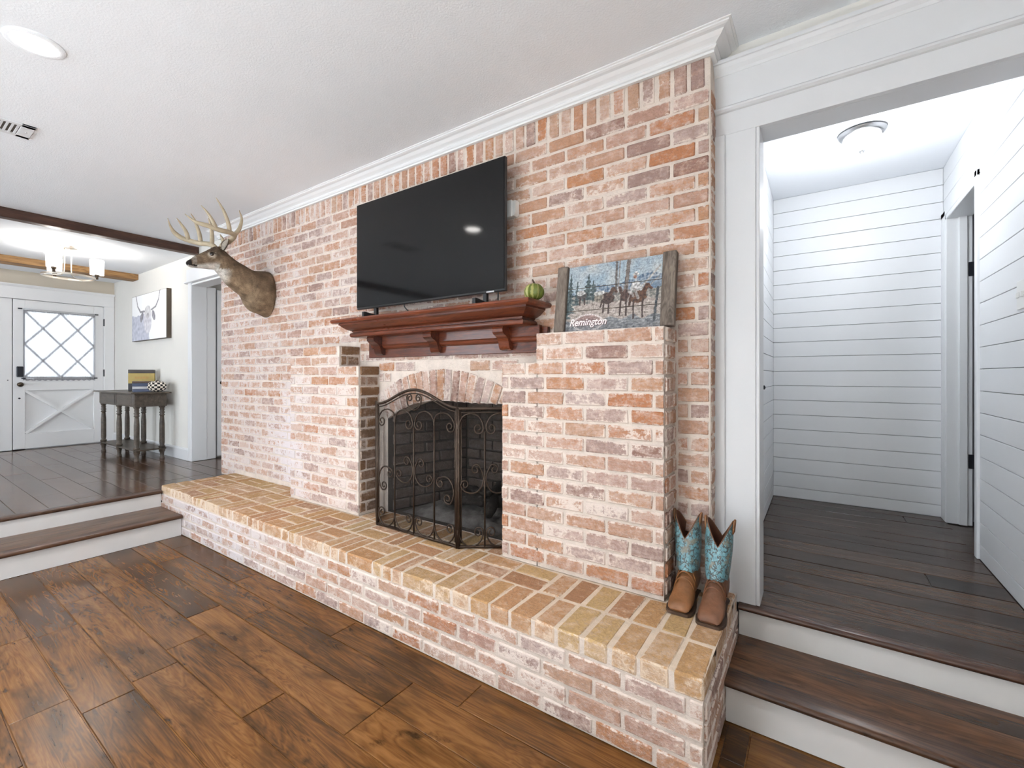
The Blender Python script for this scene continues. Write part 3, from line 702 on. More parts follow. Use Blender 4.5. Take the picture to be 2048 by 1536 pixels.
# ------------------------------------------------------------------ mantel
mt = empty('mantel_shelf', (-1.92, YB, 1.37), 'dark red mahogany mantel shelf on three scroll brackets', 'mantel')
MB().cbox(-2.556, -1.142, YB - .024, YB + .003, 1.37, 1.50, .002).build('backboard', 'mahog', mt)
MB().cbox(-2.50, -1.175, YB - .050, YB - .022, 1.452, 1.51, .002).build('panel', 'mahog', mt)
b = MB(); b.prism([(YB - .02, 1.424), (YB - .034, 1.426), (YB - .046, 1.436), (YB - .050, 1.447), (YB - .056, 1.454), (YB - .02, 1.458)], 0, -2.50, -1.175); b.build('panel_mould', 'mahog', mt)
MX0, MX1 = -2.555, -1.280
mp = [(0, 1.506), (.122, 1.506), (.130, 1.509), (.135, 1.516), (.136, 1.524), (.133, 1.532), (.126, 1.537), (.120, 1.538), (.120, 1.543), (.124, 1.5435), (.126, 1.549), (.136, 1.552), (.152, 1.560), (.170, 1.574), (.182, 1.586), (.186, 1.5865), (.186, 1.598), (0, 1.598)]
def mant(prof_, base):
    secs = []
    D = .110
    for (x_, y_, a, c) in ((MX0, YB, -1, 0), (MX0, YB, -1, -1), (MX1, YB, 1, -1), (MX1, YB, 1, 0)):
        secs.append([(x_ + a * (d - base), y_ + (c * d if c else 0), z) for d, z in prof_])
    return MB().loft(secs)
mant(mp, .075).build('cornice', 'mahog', mt, autosmooth=30)
tp = [(0, 1.597), (.214, 1.597), (.220, 1.602), (.224, 1.610), (.222, 1.618), (.216, 1.623), (0, 1.623)]
mant(tp, .075).build('shelf_top', 'mahog', mt, autosmooth=40)
for xc in (-2.42, -1.905, -1.39):
    pr = [(YB - .023, 1.388), (YB - .040, 1.386), (YB - .052, 1.392), (YB - .060, 1.406), (YB - .064, 1.428), (YB - .074, 1.448), (YB - .092, 1.461), (YB - .106, 1.466), (YB - .119, 1.478), (YB - .122, 1.494), (YB - .116, 1.507), (YB - .023, 1.509)]
    MB().prism(pr, 0, xc - .034, xc + .034).build('bracket', 'mahog', mt, autosmooth=35)

# ------------------------------------------------------------------ television
TX0, TX1, TZ0, TZ1, TY = -2.552, -1.337, 1.689, 2.388, 1.885
tv = empty('television', ((TX0 + TX1) / 2, TY, 1.623), 'large black flat screen television standing on the mantel', 'television')
MB().cbox(TX0, TX1, TY + .004, TY + .026, TZ0, TZ1, .003).build('bezel', 'black', tv)
MB().box(TX0 + .005, TX1 - .005, TY, TY + .006, TZ0 + .012, TZ1 - .005).build('screen', 'tv', tv)
MB().cbox(TX0 + .2, TX1 - .2, TY + .026, TY + .075, TZ0 + .03, TZ1 - .25, .01).build('rear_housing', 'black', tv)
for xf in (-2.375, -1.475):
    f = MB(); f.cbox(xf - .012, xf + .012, TY + .008, TY + .032, 1.640, TZ0 + .03, .003)
    f.prism([(TY - .082, 1.6235), (TY - .082, 1.652), (TY - .076, 1.654), (TY + .02, 1.642), (TY + .10, 1.630), (TY + .10, 1.6235)], 0, xf - .010, xf + .010)
    f.build('stand_foot', 'black', tv)
MB().cbox(-1.455, -1.405, TY - .003, TY + .004, TZ0 - .003, TZ0 + .008, .002).build('badge', 'steel', tv)
for xa, xb in ((-1.40, -1.43), (-2.12, -2.09)):
    MB().tube(catmull([(xa, TY + .03, TZ0 + .03), (xa, TY + .03, TZ0 - .01), ((xa + xb) / 2, TY + .05, 1.65), (xb, TY + .08, 1.628)], 5), .0035, 6).build('cable', 'black', tv, True)
wpz = empty('wall_plate', (-1.34, YB, 2.14), 'white cable box on the bricks beside the television', 'wall box')
b = MB(); b.prism([(-1.42, 2.105), (-1.345, 2.105), (-1.332, 2.115), (-1.332, 2.185), (-1.42, 2.185)], 1, YB - .035, YB); b.build('box', 'plate', wpz)
MB().cbox(-1.43, -1.352, YB - .042, YB - .03, 2.10, 2.19, .003).build('cover', 'plate', wpz)

# gourd on the mantel
gd = empty('green_gourd', (-1.165, 1.895, 1.623), 'small striped green gourd at the end of the mantel', 'gourd')
rings = []
for i in range(15):
    t = math.pi * i / 14; rr = .0475 * math.sin(t) ** .8 if 0 < i < 14 else .004; z = 1.6235 + .041 * (1 - math.cos(t))
    rings.append([(-1.165 + rr * (1 + .09 * math.cos(9 * a)) * math.cos(a), 1.895 + rr * (1 + .09 * math.cos(9 * a)) * math.sin(a), z) for a in [2 * math.pi * k / 54 for k in range(54)]])
m, nt, bb = new_mat('gourd_skin', .4, .4)
gp = node(nt, 'ShaderNodeVectorMath', {0: pos(nt), 1: (-1.165, 1.895, 0)}, operation='SUBTRACT').outputs[0]; gs = node(nt, 'ShaderNodeSeparateXYZ', {0: gp})
an = math_(nt, 'ARCTAN2', gs.outputs[1], gs.outputs[0]); stp = math_(nt, 'COSINE', math_(nt, 'ADD', math_(nt, 'MULTIPLY', an, 9.0), math_(nt, 'MULTIPLY', tnoise(nt, pos(nt), 60), 3)))
nt.links.new(mixc(nt, maprange(nt, stp, -.7, -.2, 1, 0), (.095, .12, .014), (.36, .35, .12)), bb.inputs['Base Color'])
MB().loft(rings).build('flesh', m, gd, True)
MB().tube([(-1.165, 1.895, 1.70), (-1.166, 1.893, 1.712), (-1.172, 1.89, 1.726)], [.007, .005, .004], 7).build('stem', 'sole', gd, True)

# ------------------------------------------------------------------ printed plank sign on the near pier
def painted_grid(name, x0, x1, z0, z1, nx, nz, y, fn, mat, parent):
    me = bpy.data.meshes.new(name)
    vs_ = [(x0 + (x1 - x0) * i / nx, y, z0 + (z1 - z0) * j / nz) for j in range(nz + 1) for i in range(nx + 1)]
    fs = [(j * (nx + 1) + i, j * (nx + 1) + i + 1, (j + 1) * (nx + 1) + i + 1, (j + 1) * (nx + 1) + i) for j in range(nz) for i in range(nx)]
    me.from_pydata(vs_, [], fs); at = me.color_attributes.new('paint', 'FLOAT_COLOR', 'POINT')
    for k, v in enumerate(vs_): at.data[k].color = c4(fn(v[0], v[2]))
    me.materials.append(M[mat]); o = bpy.data.objects.new(name, me); col.objects.link(o); o.parent = parent; return o
def lerp3(a, b, t): t = max(0, min(1, t)); return tuple(p + (q - p) * t for p, q in zip(a, b))
def ell(u, v, cu, cv, ru, rv, ang=0.0):
    du, dv = u - cu, v - cv; c, s = math.cos(ang), math.sin(ang); a, b_ = du * c + dv * s, -du * s + dv * c
    return (a / ru) ** 2 + (b_ / rv) ** 2
def seg(u, v, a, b_, wd):
    ax, ay = a; bx_, by = b_; dx, dy = bx_ - ax, by - ay; t = max(0, min(1, ((u - ax) * dx + (v - ay) * dy) / (dx * dx + dy * dy)))
    return math.hypot(u - ax - t * dx, v - ay - t * dy) < wd
SW, SH = .452, .324
def scene_print(x, z):
    u = x / SW + .5; v = z / SH; asp = SW / SH
    n = mnoise.noise((u * 9, v * 6, 2)); n2 = mnoise.noise((u * 45, v * 34, 5)); n3 = mnoise.noise((u * 22, v * 40, 8))
    sky = lerp3((.36, .50, .63), (.72, .74, .74), .5 + .8 * n)
    c = lerp3(sky, (.60, .70, .76), (1 - v) * 1.2)
    ridge = .64 + .10 * mnoise.noise((u * 4, 1, 9)) + .05 * mnoise.noise((u * 13, 3, 9)) + .08 * (u > .45) * min(1, (u - .45) * 5)
    if v < ridge: c = lerp3((.13, .22, .34), (.58, .62, .66), .42 + 1.1 * n2 * (v > ridge - .10) + .5 * n)
    if v < .56 + .03 * n: c = lerp3((.22, .23, .22), (.48, .43, .38), .5 + .9 * n2)
    if v < .42 + .05 * n: c = lerp3((.34, .28, .25), (.70, .60, .54), .55 + .9 * n3)
    if v < .17 + .06 * n: c = lerp3((.17, .18, .20), (.47, .47, .48), .45 + 1.0 * n3)
    for cu, tip, bs, wd in ((.235, .86, .46, .075), (.29, .76, .46, .04), (.11, .78, .40, .035), (.03, .90, .28, .07), (-.01, .7, .2, .06), (.31, .70, .45, .05)):
        if bs < v < tip and abs(u - cu) < wd * (tip - v) / (tip - bs) * (.75 + .35 * math.sin(v * 95)) + .003: c = lerp3((.055, .085, .095), (.15, .19, .19), .5 + n2)
    for a, b_, wd, cc in (((.545, .5), (.535, 1.02), .012, (.20, .18, .17)), ((.565, .5), (.572, 1.02), .006, (.42, .38, .36)), ((.64, .42), (.665, 1.02), .020, (.24, .20, .18)), ((.68, .38), (.985, .86), .010, (.60, .56, .52)), ((.76, .42), (.97, .70), .006, (.45, .42, .40)), ((.94, .1), (.965, .55), .012, (.09, .10, .11)), ((.05, .42), (.13, .28), .006, (.6, .55, .5)), ((.53, .5), (.60, .36), .004, (.62, .57, .5))):
        if seg(u, v, a, b_, wd): c = tuple(k * (1 + .5 * n2) for k in cc)
    # packhorses, rider and bay horse
    H = [(.455, .46, .075, .085, .5, (.10, .065, .055)), (.36, .49, .05, .075, 0, (.33, .29, .24)), (.36, .55, .06, .03, .1, (.62, .60, .57)), (.17, .54, .06, .055, 0, (.11, .10, .10)), (.155, .58, .05, .04, 0, (.60, .58, .56)), (.64, .48, .045, .085, -.2, (.12, .07, .06)), (.775, .44, .085, .085, .15, (.15, .075, .045)), (.745, .60, .045, .075, 0, (.70, .68, .68)), (.735, .73, .018, .025, 0, (.40, .22, .16)), (.74, .768, .034, .014, .05, (.74, .70, .66)), (.742, .785, .018, .022, 0, (.72, .68, .64)), (.70, .50, .02, .07, .5, (.45, .40, .38))]
    for cu, cv, ru, rv, an_, cc in H:
        if ell(u, v, cu, cv, ru, rv, an_) < 1 + .3 * n2: c = tuple(max(0, k * (1 + .7 * n2)) for k in cc)
    for a, b_, wd, cc in (((.475, .49), (.515, .60), .022, (.12, .07, .055)), ((.515, .60), (.548, .545), .015, (.14, .08, .06)), ((.815, .47), (.862, .60), .024, (.14, .065, .04)), ((.862, .60), (.900, .545), .016, (.15, .07, .045)), ((.70, .47), (.69, .33), .012, (.10, .05, .035)), ((.735, .56), (.775, .42), .014, (.42, .38, .36)), ((.71, .62), (.70, .53), .012, (.66, .64, .63)), ((.78, .62), (.80, .54), .012, (.66, .64, .63)), ((.40, .44), (.385, .34), .010, (.09, .06, .05)), ((.60, .52), (.585, .60), .016, (.13, .075, .06))):
        if seg(u, v, a, b_, wd): c = tuple(max(0, k * (1 + .6 * n2)) for k in cc)
    for a, b_ in (((.42, .42), (.415, .26)), ((.47, .42), (.475, .24)), ((.60, .42), (.595, .2)), ((.655, .42), (.66, .19)), ((.73, .4), (.735, .14)), ((.82, .4), (.825, .15)), ((.15, .5), (.15, .40)), ((.20, .5), (.205, .40))):
        if seg(u, v, a, b_, .009): c = (.085, .055, .05)
    e = ell(u, v, .255, .125, .165, .125)
    if e < 1: c = lerp3(c, (.36, .20, .19), .7) if v > .09 else lerp3(c, (.40, .36, .37), .3)
    n4 = mnoise.noise((u * 95, v * 70, 11)); n5 = mnoise.noise((u * 17, v * 60, 14))
    c = tuple(max(.004, k * .56 * (1 + .55 * n4 + .22 * n5 + .4 * n2)) for k in c)
    if abs(e - 1) < .05 or abs(e - .82) < .03: c = (.62, .56, .55)
    if .86 < e < .95 and v > .16 and math.sin(u * 210) > .1: c = (.6, .54, .52)
    return c
sg = empty('plank_picture', (-.783, 1.925, 1.4575), 'weathered plank picture of riders and packhorses leaning above the near pier', 'picture', rx=-.155)
for za, zb_ in ((0.0, .1005), (.1025, .2115), (.2135, .324)):
    o = MB().cbox(-SW / 2, SW / 2, .002, .016, za, zb_, .0015).build('board', 'greywood', sg, local=True)
    painted_grid('print', -SW / 2, SW / 2, za + .0005, zb_ - .0005, 210, 52, .0012, scene_print, 'print', o)
for xa, xb in ((-.283, -.2285), (.2285, .286)):
    MB().cbox(xa, xb, -.014, .020, -.0, .328, .003).build('post', 'greywood', sg, local=True)
for xa in (-.262, .262): MB().cbox(xa - .012, xa + .012, -.002, .004, .322, .333, .001).build('hanger', 'iron', sg, local=True)
tc = bpy.data.curves.new('lettering', 'FONT'); tc.body = 'Remington'; tc.size = .052; tc.shear = .28; tc.align_x = 'CENTER'; tc.extrude = .0004; tc.offset = .0009
to = bpy.data.objects.new('lettering_curve', tc); col.objects.link(to)
dg = bpy.context.evaluated_depsgraph_get(); tm = bpy.data.meshes.new_from_object(to.evaluated_get(dg)); bpy.data.objects.remove(to)
tm.materials.clear(); tm.materials.append(paint('white_lettering', (.86, .80, .78), .6))
tk = tm.copy(); tk.materials.clear(); tk.materials.append(paint('lettering_shadow', (.10, .05, .05), .6))
ts = bpy.data.objects.new('lettering_shadow', tk); col.objects.link(ts); ts.parent = sg; ts.location = (-.1095, .0008, .0258); ts.rotation_euler = (math.radians(90), 0, 0); ts.scale = (.82, .92, 1)
tl = bpy.data.objects.new('lettering', tm); col.objects.link(tl); tl.parent = sg; tl.location = (-.112, .0002, .0285); tl.rotation_euler = (math.radians(90), 0, 0); tl.scale = (.82, .92, 1)

# ------------------------------------------------------------------ fire screen
fs_ = empty('fire_screen', (-1.91, 1.80, ZTOP), 'three panel wrought iron fire screen with scrolls and black mesh', 'fire screen')
def panel(name, p0, p1, h, peak, bays):
    """iron panel from p0 to p1 (plan), scrolls in bays; returns the panel frame object"""
    d = Vector((p1[0] - p0[0], p1[1] - p0[1], 0)); Wd = d.length; d.normalize()
    def P(u, z): return (p0[0] + d.x * u, p0[1] + d.y * u, z)
    z0 = ZTOP + .012
    topz = lambda u: h + (peak - h) * (.5 - .5 * math.cos(2 * math.pi * u / Wd)) ** .9 if peak > h else h
    f = MB(); N_ = 24
    topl = [P(Wd * i / N_, topz(Wd * i / N_)) for i in range(N_ + 1)]
    f.tube([P(0, ZTOP + .003), P(0, h)], .0085, 8); f.tube([P(Wd, ZTOP + .003), P(Wd, h)], .0085, 8)
    f.tube([P(0, z0), P(Wd, z0)], .008, 8); f.tube(topl, .0085, 8)
    f.tube([P(.012, z0 + .02)] + [P(.012, h - .02)] + [P(.012 + (Wd - .024) * i / 20, topz(.012 + (Wd - .024) * i / 20) - .020) for i in range(21)] + [P(Wd - .012, h - .02), P(Wd - .012, z0 + .02)], .0038, 6)
    fr = f.build(name, 'iron', fs_, True)
    # mesh
    mm = MB(); k = 24
    for i in range(k):
        a, b_ = Wd * i / k, Wd * (i + 1) / k
        mm.add([P(a, z0), P(b_, z0), P(b_, topz(b_)), P(a, topz(a))], [(0, 1, 2, 3)])
    off = Vector((-d.y, d.x, 0)) * .006
    mm.v = [(v[0] + off.x, v[1] + off.y, v[2]) for v in mm.v]
    mm.build('mesh', 'mesh', fr)
    fo = Vector((d.y, -d.x, 0)) * .004; mid_u = Wd / 2; k_ = (Wd / 4 if bays == 4 else Wd / 2) / .1635
    def sp(cx_, cz_, r_, a_, turns, dr_, n=16): 
        return [(cx_ + r_ * (1 - .72 * i / n) * math.cos(a_ + dr_ * 2 * math.pi * turns * i / n), cz_ + r_ * (1 - .72 * i / n) * math.sin(a_ + dr_ * 2 * math.pi * turns * i / n)) for i in range(n + 1)]
    def bar(pts, r_=.0044, smooth_=True):
        q = [(mid_u + u * k_, z) for u, z in pts]
        if smooth_: q = [(v.x, v.y) for v in catmull([(u, z, 0) for u, z in q], 2)]
        MB().tube([(p[0] + fo.x, p[1] + fo.y, p[2]) for p in (P(u, z) for u, z in q)], r_, 6).build('scroll', 'iron', fr, True)
    PI = math.pi; B_ = .1635
    inner = [[(-B_, .95), (-B_ + .003, .99), (-B_ + .022, 1.03), (-.092, 1.05), (-.042, 1.035), (-.015, 1.0)] + sp(-.042, .97, .033, 0, 1.25, -1),
             list(reversed(sp(-.058, .752, .031, .1, 1.2, 1))) + [(-.014, .735), (-.008, .705), (-.016, .668), (-.047, .634), (-.092, .627), (-.132, .642)] + sp(-.124, .672, .027, 1.1 * PI, 1.2, -1),
             [(-B_, .45), (-B_ + .003, .41), (-.137, .365), (-.092, .345), (-.042, .358), (-.015, .395)] + sp(-.041, .42, .030, 0, 1.25, 1)]
    outer = [[(-B_, .93), (-B_, .99), (-.177, 1.03), (-.227, 1.048), (-.277, 1.036), (-.309, 1.0)] + sp(-.282, .975, .032, PI, 1.25, 1),
             list(reversed(sp(-.209, .664, .030, .5 * PI, 1.2, -1))) + [(-.238, .702), (-.272, .695), (-.300, .662), (-.308, .62), (-.298, .582), (-.28, .56)] + sp(-.264, .586, .028, 1.42 * PI, 1.2, 1),
             [(-B_, .47), (-.165, .42), (-.182, .375), (-.227, .347), (-.277, .355), (-.309, .395)] + sp(-.281, .425, .030, PI, 1.25, -1)]
    lyre = [(0, 1.052), (-.027, 1.058), (-.053, 1.083), (-.059, 1.115)] + sp(-.036, 1.120, .024, .92 * PI, 1.3, -1)
    for mir in (1, -1):
        for pts in inner + (outer + [lyre] if bays == 4 else []): bar([(u * mir, z) for u, z in pts])
    bar([(0, z0), (0, .95)], .0052, False)
    if bays == 4:
        for u in (-B_, B_): bar([(u, z0), (u, .97)], .0052, False)
    return fr
panel('center_panel', (-2.238, 1.806), (-1.584, 1.796), 1.078, 1.168, 4)
panel('side_panel', (-1.572, 1.798), (-1.352, 1.962), 1.074, 1.074, 2)
panel('side_panel', (-2.442, 1.962), (-2.250, 1.812), 1.074, 1.074, 2)
for z in (.42, .72, .98):
    for hx, hy in ((-1.578, 1.795), (-2.244, 1.808)): MB().tube([(hx, hy, z - .014), (hx, hy, z + .014)], .006, 8).build('hinge', 'iron', fs_)

# ------------------------------------------------------------------ cowboy boots
def shaft_mat():
    m, nt, b = new_mat('turquoise_tooled_leather', .42, .5)
    p = node(nt, 'ShaderNodeMapping', {'Vector': pos(nt), 'Scale': (1, 1, .8)}).outputs[0]
    w1 = tnoise(nt, p, 46, 3, .6); w2 = tnoise(nt, p, 110, 3, .7); w3 = tnoise(nt, p, 30, 2, .5)
    c = mixc(nt, maprange(nt, w2, .35, .7, 0, 1), (.07, .19, .23), (.20, .37, .41))
    c = mixc(nt, maprange(nt, math_(nt, 'ABSOLUTE', math_(nt, 'SUBTRACT', w1, .5)), .02, .05, .9, 0), c, (.045, .035, .025))
    c = mixc(nt, maprange(nt, w3, .55, .62, 0, .8), c, (.19, .17, .13))
    nt.links.new(c, b.inputs['Base Color']); bump(nt, b, w1, .4, .003); return m
M['shaft'] = shaft_mat()
def boot(x, y, rz, label, vamp_mat, lean):
    """toe at -y, heel at +y, sole on the hearth; local coordinates"""
    o = empty('cowboy_boot', (x, y, ZTOP + .0005), label, 'boot', 'pair of cowboy boots', rz=rz)
    def ring(cx, cy, cz, wx, ly, n=20, tilt=0, sq=1.0):
        out = []
        for k in range(n):
            a = 2 * math.pi * k / n; ca, sa = math.cos(a), math.sin(a)
            e = sq; px_ = math.copysign(abs(ca) ** e, ca) * wx; py_ = math.copysign(abs(sa) ** e, sa) * ly
            out.append((cx + px_, cy + py_, cz + tilt * py_))
        return out
    # sole: outline
    def outline(grow):
        pts = []
        for t, wv in ((-.130, .020), (-.128, .034), (-.115, .043), (-.08, .050), (-.03, .045), (.02, .035), (.07, .032), (.105, .034), (.122, .028), (.128, .015)):
            pts.append((wv + grow, t * (1 + grow * 4)))
        return pts + [(-a, b_) for a, b_ in reversed(pts)]
    MB().prism(outline(.0035), 2, .006, .0105).build('sole', 'sole', o, local=True)
    s2 = MB(); s2.prism([(a, b_) for a, b_ in outline(.004) if b_ < .03], 2, 0, .0065); s2.build('outsole', 'sole', o, local=True)
    MB().prism([(a * .95, b_) for a, b_ in outline(.002) if b_ > .055], 2, 0, .0065).build('heel', 'sole', o, local=True)
    # foot: rings along the length, from the square toe to the ankle
    secs = [(-.126, .030, .011, .021), (-.118, .039, .010, .033), (-.10, .043, .010, .044), (-.07, .046, .010, .056), (-.04, .044, .010, .074), (-.01, .040, .010, .105), (.02, .037, .010, .146), (.05, .039, .010, .176)]
    rings = []
    for t, wv, zb_, zt_ in secs:
        r_ = []
        for k in range(24):
            a = 2 * math.pi * k / 24; ca, sa = math.cos(a), math.sin(a)
            wx = wv * (1.0 if sa < 0 else (1 - .18 * sa)); r_.append((math.copysign(abs(ca) ** .8, ca) * wx, t + .25 * max(0, t + .03) * sa, (zb_ + zt_) / 2 + math.copysign(abs(sa) ** .85, sa) * (zt_ - zb_) / 2))
        rings.append(r_)
    rings.append([(p[0] * .98, .095 + (p[1] - .05) * .3, .022 + (p[2] - .022) * .98) for p in rings[-1]]); rings.append([(p[0] * .8, .120, .024 + (p[2] - .022) * .9) for p in rings[-2]])
    MB().loft(rings).build('vamp', vamp_mat, o, True, True)
    w_ = MB()
    for t in (-.03, -.012, .004): 
        pts = []
        for k in range(9):
            a = math.pi * (.12 + .76 * k / 8); pts.append((math.cos(a) * .043, t + .006 * math.sin(3 * a), .022 + math.sin(a) * (.088 + (t + .03) * 1.0)))
        w_.tube(pts, .0032, 6)
    w_.build('crease', vamp_mat, o, True, True)
    # shaft with dipped front and back
    n = 36; zb_, cy = .125, .062
    def shaft_pts(inset):
        lv = []
        for j in range(11):
            t = j / 10; r_ = []
            for k in range(n):
                a = 2 * math.pi * k / n; ca, sa = math.cos(a), math.sin(a)
                tip = .248 + (.097 if sa < 0 else .080) * abs(ca) ** 1.15 + (0 if sa < 0 else .017)
                z = zb_ + (tip - zb_) * t
                wx = (.041 + .006 * t + .006 * math.sin(t * 3)) - inset; ly = (.058 - .006 * t) - inset
                r_.append((ca * wx + lean * t * .02, cy + sa * ly - .02 * (1 - t) * (sa < 0), z + .004 * math.sin(9 * a) * (1 - t)))
            lv.append(r_)
        return lv
    MB().loft(shaft_pts(0), caps=False).build('shaft', 'shaft', o, True, True)
    MB().loft(shaft_pts(.003), caps=False).build('lining', 'lining', o, True, True)
    rim = shaft_pts(.0015)[-1]; MB().tube(rim + [rim[0]], .0024, 6).build('binding', 'leather_dark', o, True, True)
    for s_ in (-1, 1):
        MB().tube(catmull([(s_ * .048 + lean * .02, cy - .012, .30), (s_ * .053 + lean * .02, cy - .01, .345), (s_ * .053 + lean * .02, cy + .01, .345), (s_ * .048 + lean * .02, cy + .012, .30)], 4), .0045, 6).build('pull_strap', 'leather', o, True, True)
    return o
boot(-.447, 1.905, 0, 'tan and turquoise cowboy boot standing against the brick pier', 'leather', -.3)
boot(-.3325, 1.880, 0, 'darker brown and turquoise cowboy boot at the hearth corner', 'leather_dark', .4)

# ------------------------------------------------------------------ deer mount
CX = -3.97
S_ = [((2.010, 2.150), (2.010, 1.755), .160), ((1.975, 2.149), (1.964, 1.776), .172), ((1.883, 2.138), (1.883, 1.806), .156), ((1.813, 2.167), (1.828, 1.90), .126), ((1.752, 2.195), (1.757, 1.948), .106), ((1.705, 2.228), (1.690, 2.0), .088), ((1.662, 2.262), (1.642, 2.058), .076), ((1.615, 2.280), (1.606, 2.090), .073), ((1.572, 2.252), (1.566, 2.088), .070), ((1.541, 2.227), (1.535, 2.086), .060), ((1.489, 2.188), (1.495, 2.083), .043), ((1.460, 2.164), (1.462, 2.080), .036), ((1.440, 2.143), (1.442, 2.079), .034), ((1.420, 2.126), (1.426, 2.085), .027), ((1.411, 2.112), (1.414, 2.096), .010)]
tops = catmull([(a[0], a[1], w_) for a, b_, w_ in S_], 7); bots = catmull([(b_[0], b_[1], w_) for a, b_, w_ in S_], 7)
EYE = Vector((CX + .064, 1.563, 2.197)); seg_n = 36; rings = []; cols = []
for ti, bi in zip(tops, bots):
    T = Vector((0, ti.x, ti.y)); B = Vector((0, bi.x, bi.y)); hw = max(.008, ti.z); r_ = []
    for k in range(seg_n):
        a = 2 * math.pi * k / seg_n; ca, sa = math.cos(a), math.sin(a)
        m_ = (T + B) / 2 + (T - B) / 2 * ca
        wv = hw * math.copysign(abs(sa) ** .9, sa)
        y_ = m_.y
        if 1.44 < y_ < 1.62: wv *= 1.0 - .28 * max(0, -ca) + .10 * max(0, ca) * (1.53 < y_)      # narrow jaw, broad brow
        p = Vector((CX + wv, m_.y, m_.z))
        d = (p - Vector((EYE.x, EYE.y, EYE.z))).length
        if p.x > CX and d < .030: p.x -= .006 * (1 - d / .030)
        d2 = (p - Vector((2 * CX - EYE.x, EYE.y, EYE.z))).length
        if p.x < CX and d2 < .030: p.x += .006 * (1 - d2 / .030)
        r_.append(p[:])
        c = lerp3((.33, .235, .15), (.165, .112, .072), .5 + .75 * ca)
        nz_ = mnoise.noise((p.x * 22, p.y * 22, p.z * 22)); c = lerp3(c, (.10, .068, .044), .15 + .6 * nz_)
        if p.y > 1.66: c = lerp3(c, (.13, .083, .05), .3 + .3 * mnoise.noise((p.x * 9, p.y * 30, p.z * 9)))
        if p.y < 1.64: c = lerp3(c, (.17, .125, .085), .5)
        if 1.60 < p.y < 1.70 and ca < .05 and p.z < 2.10: c = lerp3(c, (.66, .62, .57), min(1, (.15 - ca) * 2.2) * max(0, 1 - abs(p.y - 1.645) / .06))
        if 1.445 < p.y < 1.62 and ca < -.42: c = lerp3(c, (.63, .60, .55), min(1, (-.42 - ca) * 4))
        if 1.442 < p.y < 1.470 and ca > -.5: c = lerp3(c, (.46, .41, .36), .55)
        dd = min(d, d2)
        if dd < .034 and p.z < EYE.z + .012: c = lerp3((.52, .46, .38), c, max(0, (dd - .018) / .016))
        if p.y < 1.437 and p.z > 2.092: c = (.020, .017, .016)
        if p.y < 1.455 and p.z < 2.092: c = (.55, .51, .47)
        if abs(p.z - 2.094) < .006 and 1.425 < p.y < 1.475: c = (.03, .025, .022)
        if 1.53 < p.y < 1.60 and ca > .75: c = lerp3(c, (.075, .05, .035), .7)
        f_ = 1 + .55 * mnoise.noise((p.x * 60, p.y * 24, p.z * 60)) + .35 * mnoise.noise((p.x * 14, p.y * 14, p.z * 14))
        cols.append(tuple(k * .86 * max(.35, f_) for k in c))
    rings.append(r_)
dm = MB().loft(rings); deer = dm.build('deer_mount', 'fur', None, True)
at = deer.data.color_attributes.new('paint', 'FLOAT_COLOR', 'POINT')
for i, c in enumerate(cols): at.data[i].color = c4(c)
tag(deer, 'mounted whitetail deer head with tall antlers on the brick wall', 'deer mount')
for s_ in (1, -1):
    e = Vector((CX + s_ * .0585, EYE.y, EYE.z)); rr = .0155; b = MB()
    b.lathe([(rr * math.sin(math.pi * i / 10) + 1e-4, -rr * math.cos(math.pi * i / 10)) for i in range(11)], e, 16, 0); b.build('eye', 'eye', deer, True)
    b = MB(); up = []
    for k in range(13):
        a = math.radians(15 + 150 * k / 12); up.append((e.x + s_ * .012, e.y + .020 * math.cos(a), e.z + .0145 * math.sin(a)))
    b.tube(up, .0035, 6); b.build('eyelid', paint('eyelid_fur', (.06, .042, .03), .8), deer, True)
def ear(s_):
    b0, b1 = Vector((CX + s_ * .058, 1.645, 2.245)), Vector((CX + s_ * .155, 1.640, 2.318))
    ax = (b1 - b0); L = ax.length; ax.normalize(); fwd = Vector((s_ * .35, -.85, .2)); fwd = (fwd - ax * fwd.dot(ax)).normalized(); sd = ax.cross(fwd)
    def surf(th, shrink=1.0):
        rg = []
        for i in range(13):
            t = i / 12; wv = .040 * (math.sin(math.pi * min(1, t * .93 + .07)) ** .75) * (1 - .25 * t) * shrink + .002; r_ = []
            for k in range(11):
                q = -1 + 2 * k / 10; cup = .55 * wv * (q * q) * (1.15 - t)
                r_.append(b0 + ax * (L * t) + sd * (wv * q * (.85 if t < .25 else 1)) + fwd * (cup + th))
            rg.append([p[:] for p in r_])
        return rg
    f_, k_ = surf(0), surf(-.006)
    rg = [a + list(reversed(b_)) for a, b_ in zip(f_, k_)]
    eo = MB().loft(rg).build('ear', paint('ear_fur', (.115, .080, .052), .85, .25, 40), deer, True)
    MB().loft(surf(.0015, .72), close=False).build('inner_ear', paint('inner_ear_fur', (.42, .37, .31), .85, .3, 50), eo, True)
ear(1); ear(-1)
near = [(-3.945, 1.640, 2.262), (-3.93, 1.654, 2.299), (-3.88, 1.671, 2.318), (-3.82, 1.684, 2.352), (-3.77, 1.641, 2.358), (-3.745, 1.576, 2.352), (-3.74, 1.534, 2.352), (-3.75, 1.475, 2.364), (-3.775, 1.416, 2.375), (-3.80, 1.380, 2.400), (-3.83, 1.354, 2.433)]
